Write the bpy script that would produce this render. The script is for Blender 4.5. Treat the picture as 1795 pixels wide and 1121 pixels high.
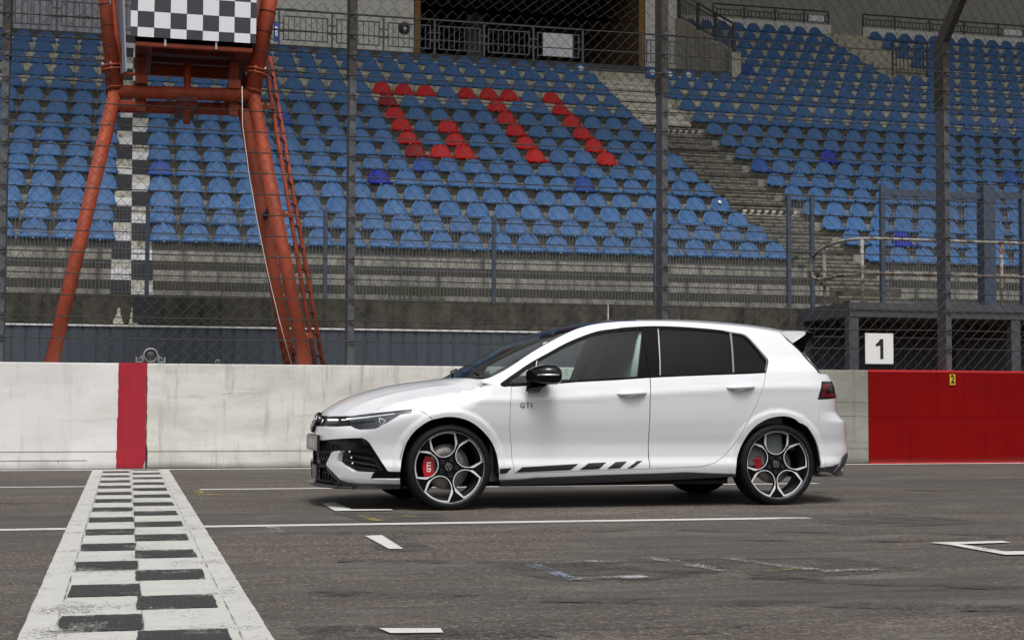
import bpy, bmesh, math, random
import numpy as np
from mathutils import Vector, Matrix
from mathutils.geometry import delaunay_2d_cdt

for o in list(bpy.data.objects): bpy.data.objects.remove(o)
scene = bpy.context.scene
COL = scene.collection
R = math.radians

# ------------------------------------------------------------------ camera
CAM_H, YAW, PITCH, ROLL, FPX = .81, .2500, .0525, .0039, 2654.4
cam_data = bpy.data.cameras.new("camera"); cam = bpy.data.objects.new("camera", cam_data); COL.objects.link(cam)
cam_data.sensor_width = 36; cam_data.lens = 36*FPX/1795; cam_data.clip_end = 2000; cam_data.clip_start = .1
_f = Vector((math.sin(YAW), math.cos(YAW), 0)); _r = Vector((math.cos(YAW), -math.sin(YAW), 0)); _u = Vector((0, 0, 1))
_f2 = _f*math.cos(PITCH)+_u*math.sin(PITCH); _u2 = _u*math.cos(PITCH)-_f*math.sin(PITCH)
_r3 = _r*math.cos(ROLL)+_u2*math.sin(ROLL); _u3 = _u2*math.cos(ROLL)-_r*math.sin(ROLL)
cam.matrix_world = Matrix(((_r3.x, _u3.x, -_f2.x, 0), (_r3.y, _u3.y, -_f2.y, 0), (_r3.z, _u3.z, -_f2.z, CAM_H), (0, 0, 0, 1)))
scene.camera = cam
scene.render.resolution_x = 1024; scene.render.resolution_y = 639

# ------------------------------------------------------------------ light: high, thinly veiled sun from the camera's side
SUN_EL, SUN_AZ = R(64), R(186)      # azimuth measured clockwise from +Y (towards the stand)
world = bpy.data.worlds.new("World"); scene.world = world; world.use_nodes = True
nt = world.node_tree; nt.nodes.clear()
sky = nt.nodes.new("ShaderNodeTexSky"); sky.sky_type = 'NISHITA'; sky.sun_disc = False
sky.sun_elevation = SUN_EL; sky.sun_rotation = SUN_AZ; sky.air_density = 1.6; sky.dust_density = 6; sky.ozone_density = .6
hs = nt.nodes.new("ShaderNodeHueSaturation"); hs.inputs['Saturation'].default_value = .25
bg = nt.nodes.new("ShaderNodeBackground"); bg.inputs['Strength'].default_value = .13
wo = nt.nodes.new("ShaderNodeOutputWorld")
nt.links.new(sky.outputs[0], hs.inputs['Color']); nt.links.new(hs.outputs[0], bg.inputs[0]); nt.links.new(bg.outputs[0], wo.inputs[0])
sd = bpy.data.lights.new("sun", 'SUN'); sd.energy = 1.6; sd.angle = R(17); sd.color = (1, .965, .92)
sun = bpy.data.objects.new("sun", sd); COL.objects.link(sun)
sdir = Vector((math.sin(SUN_AZ)*math.cos(SUN_EL), math.cos(SUN_AZ)*math.cos(SUN_EL), math.sin(SUN_EL)))
sun.rotation_euler = sdir.to_track_quat('Z', 'Y').to_euler()
scene.view_settings.view_transform = 'Standard'; scene.view_settings.look = 'None'
scene.view_settings.exposure = 0.22; scene.view_settings.gamma = 1
scene.view_settings.use_curve_mapping = False

# ------------------------------------------------------------------ helpers
def new_obj(name, mesh, parent=None, label=None, cat=None, group=None, kind=None):
    o = bpy.data.objects.new(name, mesh); COL.objects.link(o)
    if parent is not None: o.parent = parent
    if label: o['label'] = label
    if cat: o['category'] = cat
    if group: o['group'] = group
    if kind: o['kind'] = kind
    return o

class MB:
    """collects shapes and links them as one mesh object"""
    def __init__(s): s.v = []; s.f = []; s.sm = []
    def add(s, vs, fs, smooth=False):
        n = len(s.v); s.v += [tuple(v) for v in vs]; s.f += [tuple(i+n for i in f) for f in fs]; s.sm += [smooth]*len(fs); return s
    def box(s, x0, x1, y0, y1, z0, z1, M=None):
        vs = [(x, y, z) for x in (x0, x1) for y in (y0, y1) for z in (z0, z1)]
        if M is not None: vs = [M @ Vector(v) for v in vs]
        return s.add(vs, [(0, 1, 3, 2), (4, 6, 7, 5), (0, 4, 5, 1), (2, 3, 7, 6), (0, 2, 6, 4), (1, 5, 7, 3)])
    def tube(s, pts, r, n=10, smooth=True, caps=True, rs=None):
        pts = [Vector(p) for p in pts]; vs = []; fs = []; up = None
        for i, p in enumerate(pts):
            t = (pts[min(i+1, len(pts)-1)]-pts[max(i-1, 0)]).normalized()
            if up is None:
                up = Vector((0, 0, 1)) if abs(t.z) < .9 else Vector((0, 1, 0))
            a = t.cross(up).normalized(); b = a.cross(t).normalized(); up = b
            rr = rs[i] if rs else r
            for k in range(n):
                w = 2*math.pi*(k+.5)/n
                vs.append(p+a*math.cos(w)*rr+b*math.sin(w)*rr)
        for i in range(len(pts)-1):
            for k in range(n):
                k2 = (k+1) % n
                fs.append((i*n+k, i*n+k2, (i+1)*n+k2, (i+1)*n+k))
        s.add(vs, fs, smooth)
        if caps:
            m = len(pts)-1
            n0 = len(s.v)-len(vs)
            s.f.append(tuple(n0+k for k in reversed(range(n)))); s.sm.append(False)
            s.f.append(tuple(n0+m*n+k for k in range(n))); s.sm.append(False)
        return s
    def lathe(s, prof, n=48, M=None, smooth=True, a0=0., a1=2*math.pi):
        """profile of (radius, depth) turned about the local Y axis"""
        full = abs(a1-a0-2*math.pi) < 1e-6
        m = n if full else n+1; vs = []; fs = []
        for r, d in prof:
            for k in range(m):
                w = a0+(a1-a0)*k/n
                v = Vector((r*math.cos(w), d, r*math.sin(w)))
                vs.append(M @ v if M is not None else v)
        for i in range(len(prof)-1):
            for k in range(n):
                k2 = (k+1) % m
                fs.append((i*m+k, i*m+k2, (i+1)*m+k2, (i+1)*m+k))
        return s.add(vs, fs, smooth)
    def prism(s, poly, M0, M1):
        """closed polygon (2-D) swept between two placements"""
        n = len(poly)
        a = [M0 @ Vector((x, y, 0)) for x, y in poly]; b = [M1 @ Vector((x, y, 0)) for x, y in poly]
        tri = delaunay_2d_cdt([Vector(q) for q in poly], [], [tuple(range(n))], 1, 1e-6)
        fs = [tuple(f) for f in tri[2]] if len(tri[0]) == n else [tuple(range(n))]
        if len(tri[0]) == n:
            a = [M0 @ Vector((v.x, v.y, 0)) for v in tri[0]]; b = [M1 @ Vector((v.x, v.y, 0)) for v in tri[0]]
            e = [(i, (i+1) % n) for i in range(n)]; mp = {}
            for i, q in enumerate(poly):
                mp[i] = min(range(n), key=lambda k: (tri[0][k].x-q[0])**2+(tri[0][k].y-q[1])**2)
            e = [(mp[i], mp[j]) for i, j in e]
        else: e = [(i, (i+1) % n) for i in range(n)]
        return s.add(a+b, [tuple(reversed(f)) for f in fs]+[tuple(i+n for i in f) for f in fs]+[(i, j, j+n, i+n) for i, j in e])
    def mesh(s, name, mat):
        me = bpy.data.meshes.new(name); me.from_pydata(s.v, [], s.f)
        me.polygons.foreach_set('use_smooth', s.sm)
        if mat: me.materials.append(mat)
        me.update(); return me
    def build(s, name, mat, parent=None, bevel=0., fix=True, **kw):
        me = s.mesh(name, mat)
        if bevel or fix:
            bm = bmesh.new(); bm.from_mesh(me)
            if fix: bmesh.ops.recalc_face_normals(bm, faces=bm.faces)
            if bevel:
                es = [e for e in bm.edges if len(e.link_faces) == 2 and e.calc_face_angle(0) > .7]
                bmesh.ops.bevel(bm, geom=es, offset=bevel, segments=2, affect='EDGES', profile=.6)
            bm.to_mesh(me); bm.free()
        return new_obj(name, me, parent, **kw)

def empty(name, loc=(0, 0, 0), rz=0, **kw):
    o = new_obj(name, None, **kw); o.location = loc; o.rotation_euler = (0, 0, rz); o.empty_display_size = .2
    return o

def dup(o, parent):
    c = o.copy(); COL.objects.link(c); c.parent = parent
    return c

def text_mesh(body, size, depth, offset=0., shear=0., spacing=1., mat=None, name='lettering', sx=1.):
    cu = bpy.data.curves.new('t', 'FONT'); cu.body = body; cu.size = size; cu.extrude = depth/2; cu.offset = offset
    cu.shear = shear; cu.space_character = spacing; cu.align_x = 'CENTER'; cu.align_y = 'CENTER'; cu.resolution_u = 4
    t = bpy.data.objects.new('t', cu); COL.objects.link(t); bpy.context.view_layer.update()
    me = bpy.data.meshes.new_from_object(t.evaluated_get(bpy.context.evaluated_depsgraph_get()))
    bpy.data.objects.remove(t); me.name = name
    for v in me.vertices: v.co.x *= sx
    me.materials.clear()
    if mat: me.materials.append(mat)
    return me

# ------------------------------------------------------------------ materials
def mat(name, color, rough=.5, metal=0., coat=0., spec=.5, emit=None, estr=0.):
    m = bpy.data.materials.new(name); m.use_nodes = True
    b = m.node_tree.nodes['Principled BSDF']
    b.inputs['Base Color'].default_value = (*color, 1); b.inputs['Roughness'].default_value = rough
    b.inputs['Metallic'].default_value = metal; b.inputs['Coat Weight'].default_value = coat
    b.inputs['Coat Roughness'].default_value = .02; b.inputs['Specular IOR Level'].default_value = spec
    if emit: b.inputs['Emission Color'].default_value = (*emit, 1); b.inputs['Emission Strength'].default_value = estr
    return m

class NT:
    def __init__(s, m):
        s.m = m; s.t = m.node_tree; s.b = s.t.nodes['Principled BSDF']; s.co = s.t.nodes.new('ShaderNodeTexCoord')
    def n(s, ty, **kw):
        x = s.t.nodes.new(ty)
        for k, v in kw.items():
            if k in x.inputs: x.inputs[k].default_value = v
            else: setattr(x, k, v)
        return x
    def l(s, a, b): s.t.links.new(a, b)
    def vec(s, scale=(1, 1, 1), rot=(0, 0, 0), loc=(0, 0, 0), src='Object'):
        mp = s.n('ShaderNodeMapping'); mp.inputs['Scale'].default_value = scale; mp.inputs['Rotation'].default_value = rot; mp.inputs['Location'].default_value = loc
        s.l(s.co.outputs[src], mp.inputs[0]); return mp.outputs[0]
    def noise(s, sc, det=4, rough=.6, vec=None, dist=0.):
        x = s.n('ShaderNodeTexNoise'); x.inputs['Scale'].default_value = sc; x.inputs['Detail'].default_value = det
        x.inputs['Roughness'].default_value = rough; x.inputs['Distortion'].default_value = dist
        s.l(vec if vec is not None else s.co.outputs['Object'], x.inputs['Vector']); return x.outputs['Fac']
    def ramp(s, fac, pts):
        x = s.n('ShaderNodeValToRGB'); e = x.color_ramp.elements
        for i, (p, c) in enumerate(pts):
            c = (c, c, c, 1) if not isinstance(c, tuple) else (*c, 1)
            if i < 2: e[i].position = p; e[i].color = c
            else: k = e.new(p); k.color = c
        s.l(fac, x.inputs[0]); return x.outputs[0]
    def mix(s, fac, a, b, mode='MIX'):
        x = s.n('ShaderNodeMix', data_type='RGBA', blend_type=mode)
        for i, v in ((0, fac), (6, a), (7, b)):
            if hasattr(v, 'is_linked'): s.l(v, x.inputs[i])
            else: x.inputs[i].default_value = v if i == 0 else (*v, 1)
        return x.outputs[2]
    def math(s, op, a, b=0.):
        x = s.n('ShaderNodeMath', operation=op)
        for i, v in ((0, a), (1, b)):
            if hasattr(v, 'is_linked'): s.l(v, x.inputs[i])
            else: x.inputs[i].default_value = v
        return x.outputs[0]
    def bump(s, h, strength=.3, dist=.01):
        x = s.n('ShaderNodeBump'); x.inputs['Strength'].default_value = strength; x.inputs['Distance'].default_value = dist
        s.l(h, x.inputs['Height']); s.l(x.outputs[0], s.b.inputs['Normal'])
    def color(s, c): s.l(c, s.b.inputs['Base Color'])
    def rough(s, c): s.l(c, s.b.inputs['Roughness'])
    def see_through(s, fac):
        """fac 1 = paint there, 0 = worn away"""
        tr = s.n('ShaderNodeBsdfTransparent'); mx = s.n('ShaderNodeMixShader')
        out = s.t.nodes['Material Output']
        s.l(fac, mx.inputs[0]); s.l(tr.outputs[0], mx.inputs[1]); s.l(s.b.outputs[0], mx.inputs[2]); s.l(mx.outputs[0], out.inputs['Surface'])

def m_asphalt():
    m = mat('asphalt', (.1, .1, .1), .82); k = NT(m)
    v = k.n('ShaderNodeTexVoronoi'); v.inputs['Scale'].default_value = 62; k.l(k.co.outputs['Object'], v.inputs['Vector'])
    stone = k.ramp(v.outputs['Distance'], [(0.08, .75), (.6, 0.)])
    chip = k.n('ShaderNodeTexVoronoi'); chip.inputs['Scale'].default_value = 120; k.l(k.co.outputs['Object'], chip.inputs['Vector'])
    sep = k.n('ShaderNodeSeparateColor'); k.l(chip.outputs['Color'], sep.inputs[0])
    base = k.mix(stone, (.046, .036, .029), (.31, .222, .160))
    base = k.mix(k.ramp(sep.outputs[0], [(.86, 0.), (.97, .75)]), base, (.36, .34, .31))
    base = k.mix(k.ramp(sep.outputs[1], [(.72, 0.), (.9, .8)]), base, (.035, .033, .032))
    fine = k.noise(260, 3, .8); base = k.mix(k.ramp(fine, [(.35, .25), (.65, .0)]), base, (.02, .02, .02))
    mid = k.noise(28, 4, .75); base = k.mix(k.ramp(mid, [(.42, .70), (.56, .0)]), base, (.040, .035, .030)); base = k.mix(k.ramp(mid, [(.54, .0), (.68, .50)]), base, (.30, .255, .215))
    big = k.noise(.55, 5, .62, k.vec((.35, 1, 1)), .8)
    base = k.mix(k.ramp(big, [(.40, .70), (.58, 0.)]), base, (.050, .047, .044))
    pat = k.noise(2.2, 5, .7, k.vec((.5, 1.2, 1), loc=(3, 1, 0)), .5)
    base = k.mix(k.ramp(pat, [(.50, 0.), (.72, .32)]), base, (.21, .195, .175))
    # long tyre streaks running along the track
    st = k.noise(1.0, 4, .7, k.vec((.045, 5.5, 1), rot=(0, 0, .02)), .25)
    base = k.mix(k.ramp(st, [(.52, 0.), (.70, .45)]), base, (.028, .027, .027))
    st2 = k.noise(1.0, 3, .7, k.vec((.10, 9, 1), rot=(0, 0, -.10), loc=(7, 0, 0)), .5)
    base = k.mix(k.ramp(st2, [(.56, 0.), (.68, .65)]), base, (.022, .022, .022))
    # fine transverse cold joints
    w = k.noise(1.0, 2, .5, k.vec((.02, 26, 1), loc=(0, 3, 0)), .1)
    base = k.mix(k.ramp(w, [(.66, 0.), (.72, .35)]), base, (.03, .03, .03))
    k.color(base); h = k.math('ADD', k.math('MULTIPLY', stone, .8), k.math('MULTIPLY', fine, .7)); k.bump(h, .55, .006)
    k.rough(k.ramp(big, [(.3, .72), (.7, .9)]))
    return m

def m_paint_road(name, col, wear=.42, dark=.3):
    """road paint: the aggregate shows through where it is worn"""
    m = mat(name, col, .7); k = NT(m)
    n1 = k.noise(70, 4, .75); n2 = k.noise(3.2, 4, .6); f = k.math('ADD', k.math('MULTIPLY', n1, .65), k.math('MULTIPLY', n2, .45))
    k.see_through(k.ramp(f, [(wear, 0.), (wear+.07, 1.)]))
    d = k.noise(9, 5, .7); c2 = tuple(c*.72 for c in col)
    k.color(k.mix(k.ramp(d, [(.42, dark), (.62, 0.)]), col, c2)); k.bump(n1, .3, .003)
    return m

def m_concrete(name, light, dark, stain=(.03, .03, .025), amt=.7, streak=True, sc=1., cells=.55):
    m = mat(name, light, .9); k = NT(m)
    a = k.noise(2.1*sc, 8, .68, dist=.4); b = k.noise(24*sc, 6, .7)
    c = k.mix(k.ramp(a, [(.36, 1.), (.62, 0.)]), light, dark)
    c = k.mix(k.ramp(b, [(.40, cells), (.58, 0.)]), c, dark)
    if streak:
        s_ = k.noise(1, 6, .7, k.vec((5.5, 5.5, .38)), .3)
        c = k.mix(k.ramp(s_, [(.47, 0.), (.66, amt)]), c, stain)
    g = k.noise(1.1*sc, 5, .7, k.vec((1, 1, 1), loc=(5, 5, 5)))
    c = k.mix(k.ramp(g, [(.52, 0.), (.66, .4*amt)]), c, stain)
    k.color(c); k.bump(k.math('ADD', b, k.math('MULTIPLY', a, .6)), .35, .008)
    return m

def m_wallpaint(name, light, mid, fleck=(.04, .04, .04), grime=.5, boards=True, spec=.3):
    """painted concrete barrier: board marks, scuffs, chips, faint drips"""
    m = mat(name, light, .78, spec=spec); k = NT(m)
    a = k.noise(1.5, 7, .65, k.vec((.6, 1, 1.6)), .5)
    c = k.mix(k.ramp(a, [(.40, .85), (.62, 0.)]), light, mid)
    s_ = k.noise(1, 6, .72, k.vec((9, 9, .9)), .2)
    c = k.mix(k.ramp(s_, [(.52, 0.), (.72, grime)]), c, tuple(x*.62 for x in mid))
    h_ = k.noise(1, 6, .75, k.vec((.8, .8, 9), loc=(2, 0, 3)), .3)
    c = k.mix(k.ramp(h_, [(.57, 0.), (.70, grime*.7)]), c, tuple(x*.55 for x in mid))
    ch = k.noise(13, 7, .82, k.vec((1, 1, .6), loc=(1, 1, 7)))
    c = k.mix(k.ramp(ch, [(.650, 0.), (.672, .85)]), c, fleck)
    z = k.n('ShaderNodeSeparateXYZ'); k.l(k.co.outputs['Object'], z.inputs[0])
    zz = k.math('ADD', z.outputs[2], k.math('MULTIPLY', a, .10))
    c = k.mix(k.ramp(zz, [(.05, grime*.9), (.13, 0.)]), c, (.10, .092, .075))
    k.color(c); f = k.noise(38, 4, .7)
    hgt = k.math('ADD', k.math('MULTIPLY', a, .5), k.math('MULTIPLY', f, .25)); k.bump(hgt, .3, .01)
    return m

def m_noisy(name, col, var=.3, rough=.6, sc=6., metal=0., rust=None, coat=0., stretch=(1, 1, 1), spec=.5):
    m = mat(name, col, rough, metal, coat, spec); k = NT(m)
    a = k.noise(sc, 6, .7, k.vec(stretch))
    c = k.mix(k.ramp(a, [(.35, 1.), (.65, 0.)]), col, tuple(x*(1-var) for x in col))
    if rust:
        r_ = k.noise(sc*1.3, 7, .75, k.vec(stretch, loc=(4, 2, 1)))
        c = k.mix(k.ramp(r_, [(rust[0], 0.), (rust[0]+.06, 1.)]), c, rust[1])
    k.color(c); k.bump(k.noise(sc*8, 3, .6), .12, .004)
    return m

def m_glass(name, tint, rough=0.0, ior=1.5):
    """single pane seen through: tinted transmission plus the sky's reflection"""
    m = bpy.data.materials.new(name); m.use_nodes = True; t = m.node_tree; t.nodes.clear()
    tr = t.nodes.new('ShaderNodeBsdfTransparent'); tr.inputs[0].default_value = (*tint, 1)
    gl = t.nodes.new('ShaderNodeBsdfGlossy'); gl.inputs['Roughness'].default_value = rough
    fr = t.nodes.new('ShaderNodeFresnel'); fr.inputs[0].default_value = ior
    mx = t.nodes.new('ShaderNodeMixShader'); o = t.nodes.new('ShaderNodeOutputMaterial')
    t.links.new(fr.outputs[0], mx.inputs[0]); t.links.new(tr.outputs[0], mx.inputs[1]); t.links.new(gl.outputs[0], mx.inputs[2]); t.links.new(mx.outputs[0], o.inputs[0])
    return m

M = {}
M['asphalt'] = m_asphalt()
M['road_white'] = m_paint_road('road_white', (.44, .44, .42), .415)
M['road_black'] = m_paint_road('road_black', (.028, .028, .029), .455, .6)
M['road_line'] = m_paint_road('road_line', (.52, .52, .51), .40)
M['road_faded'] = m_paint_road('road_faded', (.36, .36, .37), .56)
M['road_yellow'] = m_paint_road('road_yellow', (.42, .33, .08), .56)
M['road_blue'] = m_paint_road('road_blue', (.22, .25, .33), .56)
M['road_patch'] = m_paint_road('road_patch', (.070, .068, .064), .535, .5)
M['wall_white'] = m_wallpaint('wall_white', (.70, .69, .68), (.60, .59, .57), fleck=(.06, .07, .14), grime=.5)
M['wall_cream'] = m_wallpaint('wall_cream', (.68, .672, .648), (.50, .49, .45), fleck=(.06, .07, .12), grime=.95)
M['wall_grey'] = m_wallpaint('wall_grey', (.30, .30, .26), (.20, .198, .17), grime=.8)
M['wall_red'] = m_wallpaint('wall_red', (.205, .0022, .003), (.17, .002, .0025), fleck=(.05, .004, .004), grime=.35, spec=.08)
M['wall_red_top'] = m_noisy('wall_red_top', (.50, .012, .014), .2, .6, 5)
M['stripe_red'] = m_noisy('stripe_red', (.36, .005, .022), .22, .7, 7, rust=(.70, (.45, .36, .34)), stretch=(3, 1, .6))
M['tarred'] = m_noisy('tarred', (.03, .03, .03), .4, .9, 9)
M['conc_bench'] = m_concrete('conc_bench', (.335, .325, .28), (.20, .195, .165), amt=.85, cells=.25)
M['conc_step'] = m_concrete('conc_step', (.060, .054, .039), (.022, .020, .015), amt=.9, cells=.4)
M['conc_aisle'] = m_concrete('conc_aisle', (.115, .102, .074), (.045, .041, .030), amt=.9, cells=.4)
M['conc_parapet'] = m_concrete('conc_parapet', (.100, .094, .072), (.030, .028, .020), (.012, .012, .009), amt=1., sc=2.2, cells=.8)
M['conc_plain'] = m_concrete('conc_plain', (.50, .47, .375), (.36, .335, .26), amt=.6)
M['plaster'] = m_concrete('plaster', (.78, .775, .73), (.70, .69, .64), (.3, .3, .27), amt=.3)
M['backwall'] = m_concrete('backwall', (.36, .355, .32), (.30, .29, .26), (.18, .18, .16), amt=.4)
M['white_face'] = m_concrete('white_face', (.68, .67, .64), (.58, .57, .53), (.25, .24, .2), amt=.3)
M['paint_w'] = m_noisy('paint_w', (.70, .70, .70), .12, .7, 4, rust=(.66, (.16, .15, .12)))
M['paint_wd'] = m_noisy('paint_wd', (.50, .485, .44), .3, .8, 6, rust=(.52, (.17, .16, .12)))
M['paint_b'] = m_noisy('paint_b', (.022, .022, .030), .25, .6, 5, rust=(.72, (.12, .11, .09)))
M['hazard_w'] = m_noisy('hazard_w', (.58, .56, .46), .2, .7, 6, rust=(.62, (.15, .13, .1)))
M['cladding'] = m_noisy('cladding', (.066, .080, .104), .25, .45, 2.0, stretch=(5, 5, .25), rust=(.74, (.12, .13, .14)))
M['steel_blue'] = m_noisy('steel_blue', (.052, .072, .110), .25, .5, 5, rust=(.70, (.12, .11, .10)))
M['platform'] = m_noisy('platform', (.085, .090, .105), .3, .6, 5, rust=(.66, (.22, .21, .19)))
M['galv'] = m_noisy('galv', (.115, .12, .135), .3, .5, 14, metal=.2, rust=(.70, (.08, .06, .05)))
M['post_dark'] = m_noisy('post_dark', (.050, .045, .040), .4, .75, 12)
M['cable'] = mat('cable', (.025, .023, .021), .6)
M['wire'] = mat('wire', (.075, .072, .068), .6, spec=.2)
M['rod'] = mat('rod', (.13, .145, .18), .5, .1)
M['railing'] = mat('railing', (.10, .11, .13), .5, .2)
M['railing_dark'] = mat('railing_dark', (.02, .02, .024), .5)
M['rust_pipe'] = m_noisy('rust_pipe', (.34, .33, .31), .3, .8, 4.5, rust=(.50, (.11, .045, .018)), stretch=(1, 1, 1))
M['orange'] = m_noisy('orange', (.40, .058, .016), .40, .62, 5, rust=(.68, (.16, .022, .010)), stretch=(1, 1, .7))
M['orange_dark'] = m_noisy('orange_dark', (.12, .011, .006), .4, .6, 4)
M['bolt'] = mat('bolt', (.45, .45, .43), .4, .6)
M['banner_w'] = mat('banner_w', (.62, .62, .66), .5)
M['banner_b'] = mat('banner_b', (.022, .023, .034), .45)
M['banner_grey'] = mat('banner_grey', (.24, .26, .33), .5)
M['rope'] = mat('rope', (.62, .61, .57), .8)
M['yellow_brick'] = m_noisy('yellow_brick', (.36, .19, .035), .35, .7, 30)
M['mortar'] = mat('mortar', (.10, .07, .035), .9)
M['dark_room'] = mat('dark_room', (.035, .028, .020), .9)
M['brown_wall'] = m_noisy('brown_wall', (.13, .075, .035), .3, .8, 3)
M['poster'] = mat('poster', (.66, .66, .70), .6)
M['sheet_grey'] = m_noisy('sheet_grey', (.42, .44, .48), .15, .5, 2)
M['sign_white'] = mat('sign_white', (.72, .72, .72), .45)
M['ink'] = mat('ink', (.010, .010, .010), .5)
M['plate_yellow'] = mat('plate_yellow', (.55, .42, .03), .5)
M['lamp_body'] = m_noisy('lamp_body', (.26, .26, .28), .3, .5, 20, metal=.2)
M['lamp_glass'] = mat('lamp_glass', (.05, .05, .045), .15, coat=.6)
M['weed'] = mat('weed', (.05, .085, .025), .7)

def m_seat(name, col, fade=.35):
    m = mat(name, col, .5, spec=.22); k = NT(m)
    oi = k.n('ShaderNodeObjectInfo')
    vec = k.n('ShaderNodeVectorMath', operation='ADD'); k.l(k.co.outputs['Object'], vec.inputs[0]); k.l(oi.outputs['Location'], vec.inputs[1])
    a = k.noise(5, 5, .7, vec.outputs[0]); li = tuple(min(1, c*1.12+(.022 if col[2] > col[0] else .003)) for c in col)
    c = k.mix(k.ramp(a, [(.42, 0.), (.70, fade)]), col, li)
    c = k.mix(k.math('MULTIPLY', oi.outputs['Random'], .45), c, tuple(x*.72 for x in col))
    sp = k.noise(40, 5, .8, vec.outputs[0]); c = k.mix(k.ramp(sp, [(.66, 0.), (.72, .6)]), c, tuple(x*.35 for x in col))
    k.color(c); return m
M['seat_blue'] = m_seat('seat_blue', (.040, .118, .275), .35)
M['seat_deep'] = m_seat('seat_deep', (.012, .030, .30), .1)
M['seat_mid'] = m_seat('seat_mid', (.022, .070, .30), .2)
M['seat_pale'] = m_seat('seat_pale', (.085, .140, .36), .5)
M['seat_red'] = m_seat('seat_red', (.46, .012, .016), .12)
M['seat_darkred'] = m_seat('seat_darkred', (.25, .008, .012), .1)
M['cap'] = mat('cap', (.55, .53, .42), .5)
M['sticker'] = m_noisy('sticker', (.72, .73, .74), .1, .6, 60, rust=(.62, (.2, .3, .5)))
# car
M['white'] = mat('white_lacquer', (.640, .650, .685), .38, coat=1.)
M['black_gloss'] = mat('black_gloss', (.003, .003, .004), .08, coat=.25, spec=.15)
M['black_plastic'] = mat('black_plastic', (.014, .014, .016), .42)
M['skirt'] = mat('grey_black_plastic', (.030, .030, .036), .35, coat=.2)
M['under'] = mat('underbody', (.006, .006, .006), .9)
M['trim_black'] = mat('trim_black', (.004, .004, .006), .4, spec=.05)
M['trim_grey'] = mat('trim_grey', (.16, .16, .17), .28, .7)
M['chrome_grey'] = mat('chrome_grey', (.30, .30, .31), .3, .6)
M['chrome'] = mat('chrome', (.75, .75, .76), .15, 1.)
M['glass_front'] = m_glass('glass_front', (.74, .84, .82), ior=1.4)
M['glass_screen'] = m_glass('glass_screen', (.45, .52, .50))
M['glass_dark'] = m_glass('glass_dark', (.035, .035, .042), ior=1.33)
M['lens'] = m_glass('lens', (.80, .82, .84))
M['interior'] = mat('interior', (.12, .14, .142), .7)
M['interior_grey'] = mat('interior_grey', (.60, .64, .62), .7)
M['headlining'] = mat('headlining', (.10, .11, .105), .9)
M['rubber'] = m_noisy('rubber', (.008, .008, .009), .3, .6, 20, spec=.2)
M['alloy'] = mat('alloy', (.70, .70, .73), .35, .15)
M['alloy_black'] = mat('alloy_black', (.005, .005, .007), .22, coat=.2, spec=.15)
M['barrel'] = mat('barrel', (.045, .045, .055), .35, .5)
M['disc'] = m_noisy('disc', (.33, .32, .30), .2, .38, 30, metal=.75)
M['caliper'] = mat('caliper', (.48, .008, .014), .25, coat=.8)
M['letter_white'] = mat('letter_white', (.75, .75, .75), .5)
M['lamp_dark'] = mat('lamp_dark', (.040, .042, .048), .18, coat=.8)
M['lamp_grey'] = mat('lamp_grey', (.16, .165, .175), .22, .5, coat=.5)
M['led'] = mat('led', (.85, .86, .88), .3, emit=(1, .98, .93), estr=.2)
M['tail_red'] = mat('tail_red', (.80, .02, .06), .3, coat=.6)
M['tail_smoke'] = mat('tail_smoke', (.060, .062, .068), .12, coat=1.)
M['plate'] = m_noisy('plate', (.26, .23, .21), .1, .4, 8)
M['black_strip'] = mat('black_strip', (.02, .025, .03), .2)
M['tag_blue'] = mat('tag_blue', (.01, .05, .35), .4)

def m_seat_fix():
    for k_, c_ in (('seat_red', (.42, .003, .005)), ('seat_darkred', (.20, .002, .005)), ('seat_deep', (.004, .018, .26)), ('seat_mid', (.014, .062, .26)), ('seat_pale', (.060, .130, .31))): M[k_] = m_seat(k_, c_, .15)
m_seat_fix()
M['pit_wall'] = mat('pit_wall', (.11, .11, .11), .8)
M['tyre_mark'] = m_paint_road('tyre_mark', (.055, .051, .047), .56, .4)
M['caliper_rear'] = mat('caliper_rear', (.26, .006, .010), .35, coat=.3)
# ------------------------------------------------------------------ track
def sheet(name, pts, z, m, parent=None, **kw):
    me = bpy.data.meshes.new(name); me.from_pydata([(x, y, z) for x, y in pts], [], [tuple(range(len(pts)))])
    me.materials.append(m); me.update()
    if me.polygons[0].normal.z < 0: me.flip_normals()
    return new_obj(name, me, parent, **kw)
sheet('track', [(-300, -300), (300, -300), (300, 300), (-300, 300)], 0, M['asphalt'], kind='structure')

def rough_edge_poly(x0, x1, y0, y1, n=14, a=.008, seed=0):
    r = random.Random(seed); p = []
    for i in range(n): p.append((x0+(x1-x0)*i/n, y0+r.uniform(-a, a)))
    for i in range(max(4, int(abs(y1-y0)/.12))):
        k = max(4, int(abs(y1-y0)/.12)); p.append((x1+r.uniform(-a, a), y0+(y1-y0)*i/k))
    for i in range(n): p.append((x1-(x1-x0)*i/n, y1+r.uniform(-a, a)))
    for i in range(max(4, int(abs(y1-y0)/.12))):
        k = max(4, int(abs(y1-y0)/.12)); p.append((x0+r.uniform(-a, a), y1-(y1-y0)*i/k))
    return p
fl = empty('finish_line', kind='structure')
sheet('white_band', rough_edge_poly(-.335, .50, 1.5, 17.80, 3, .0022, 5), .004, M['road_white'], fl)
for i in range(16):
    y1 = 17.33-.955*i; x0, x1 = -.215, .062
    w = .40 if i > 1 else .36
    sheet('black_field', rough_edge_poly(x0+.003*i/13, x1+.0012*i, y1-w, y1, 16, .0055, i), .008, M['road_black'], fl)
    y1 = 16.90-.955*i if i else 16.92
    sheet('black_field', rough_edge_poly(.098-.0035*i, .385-.0018*i, y1-w, y1, 16, .0055, 50+i), .008, M['road_black'], fl)
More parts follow.
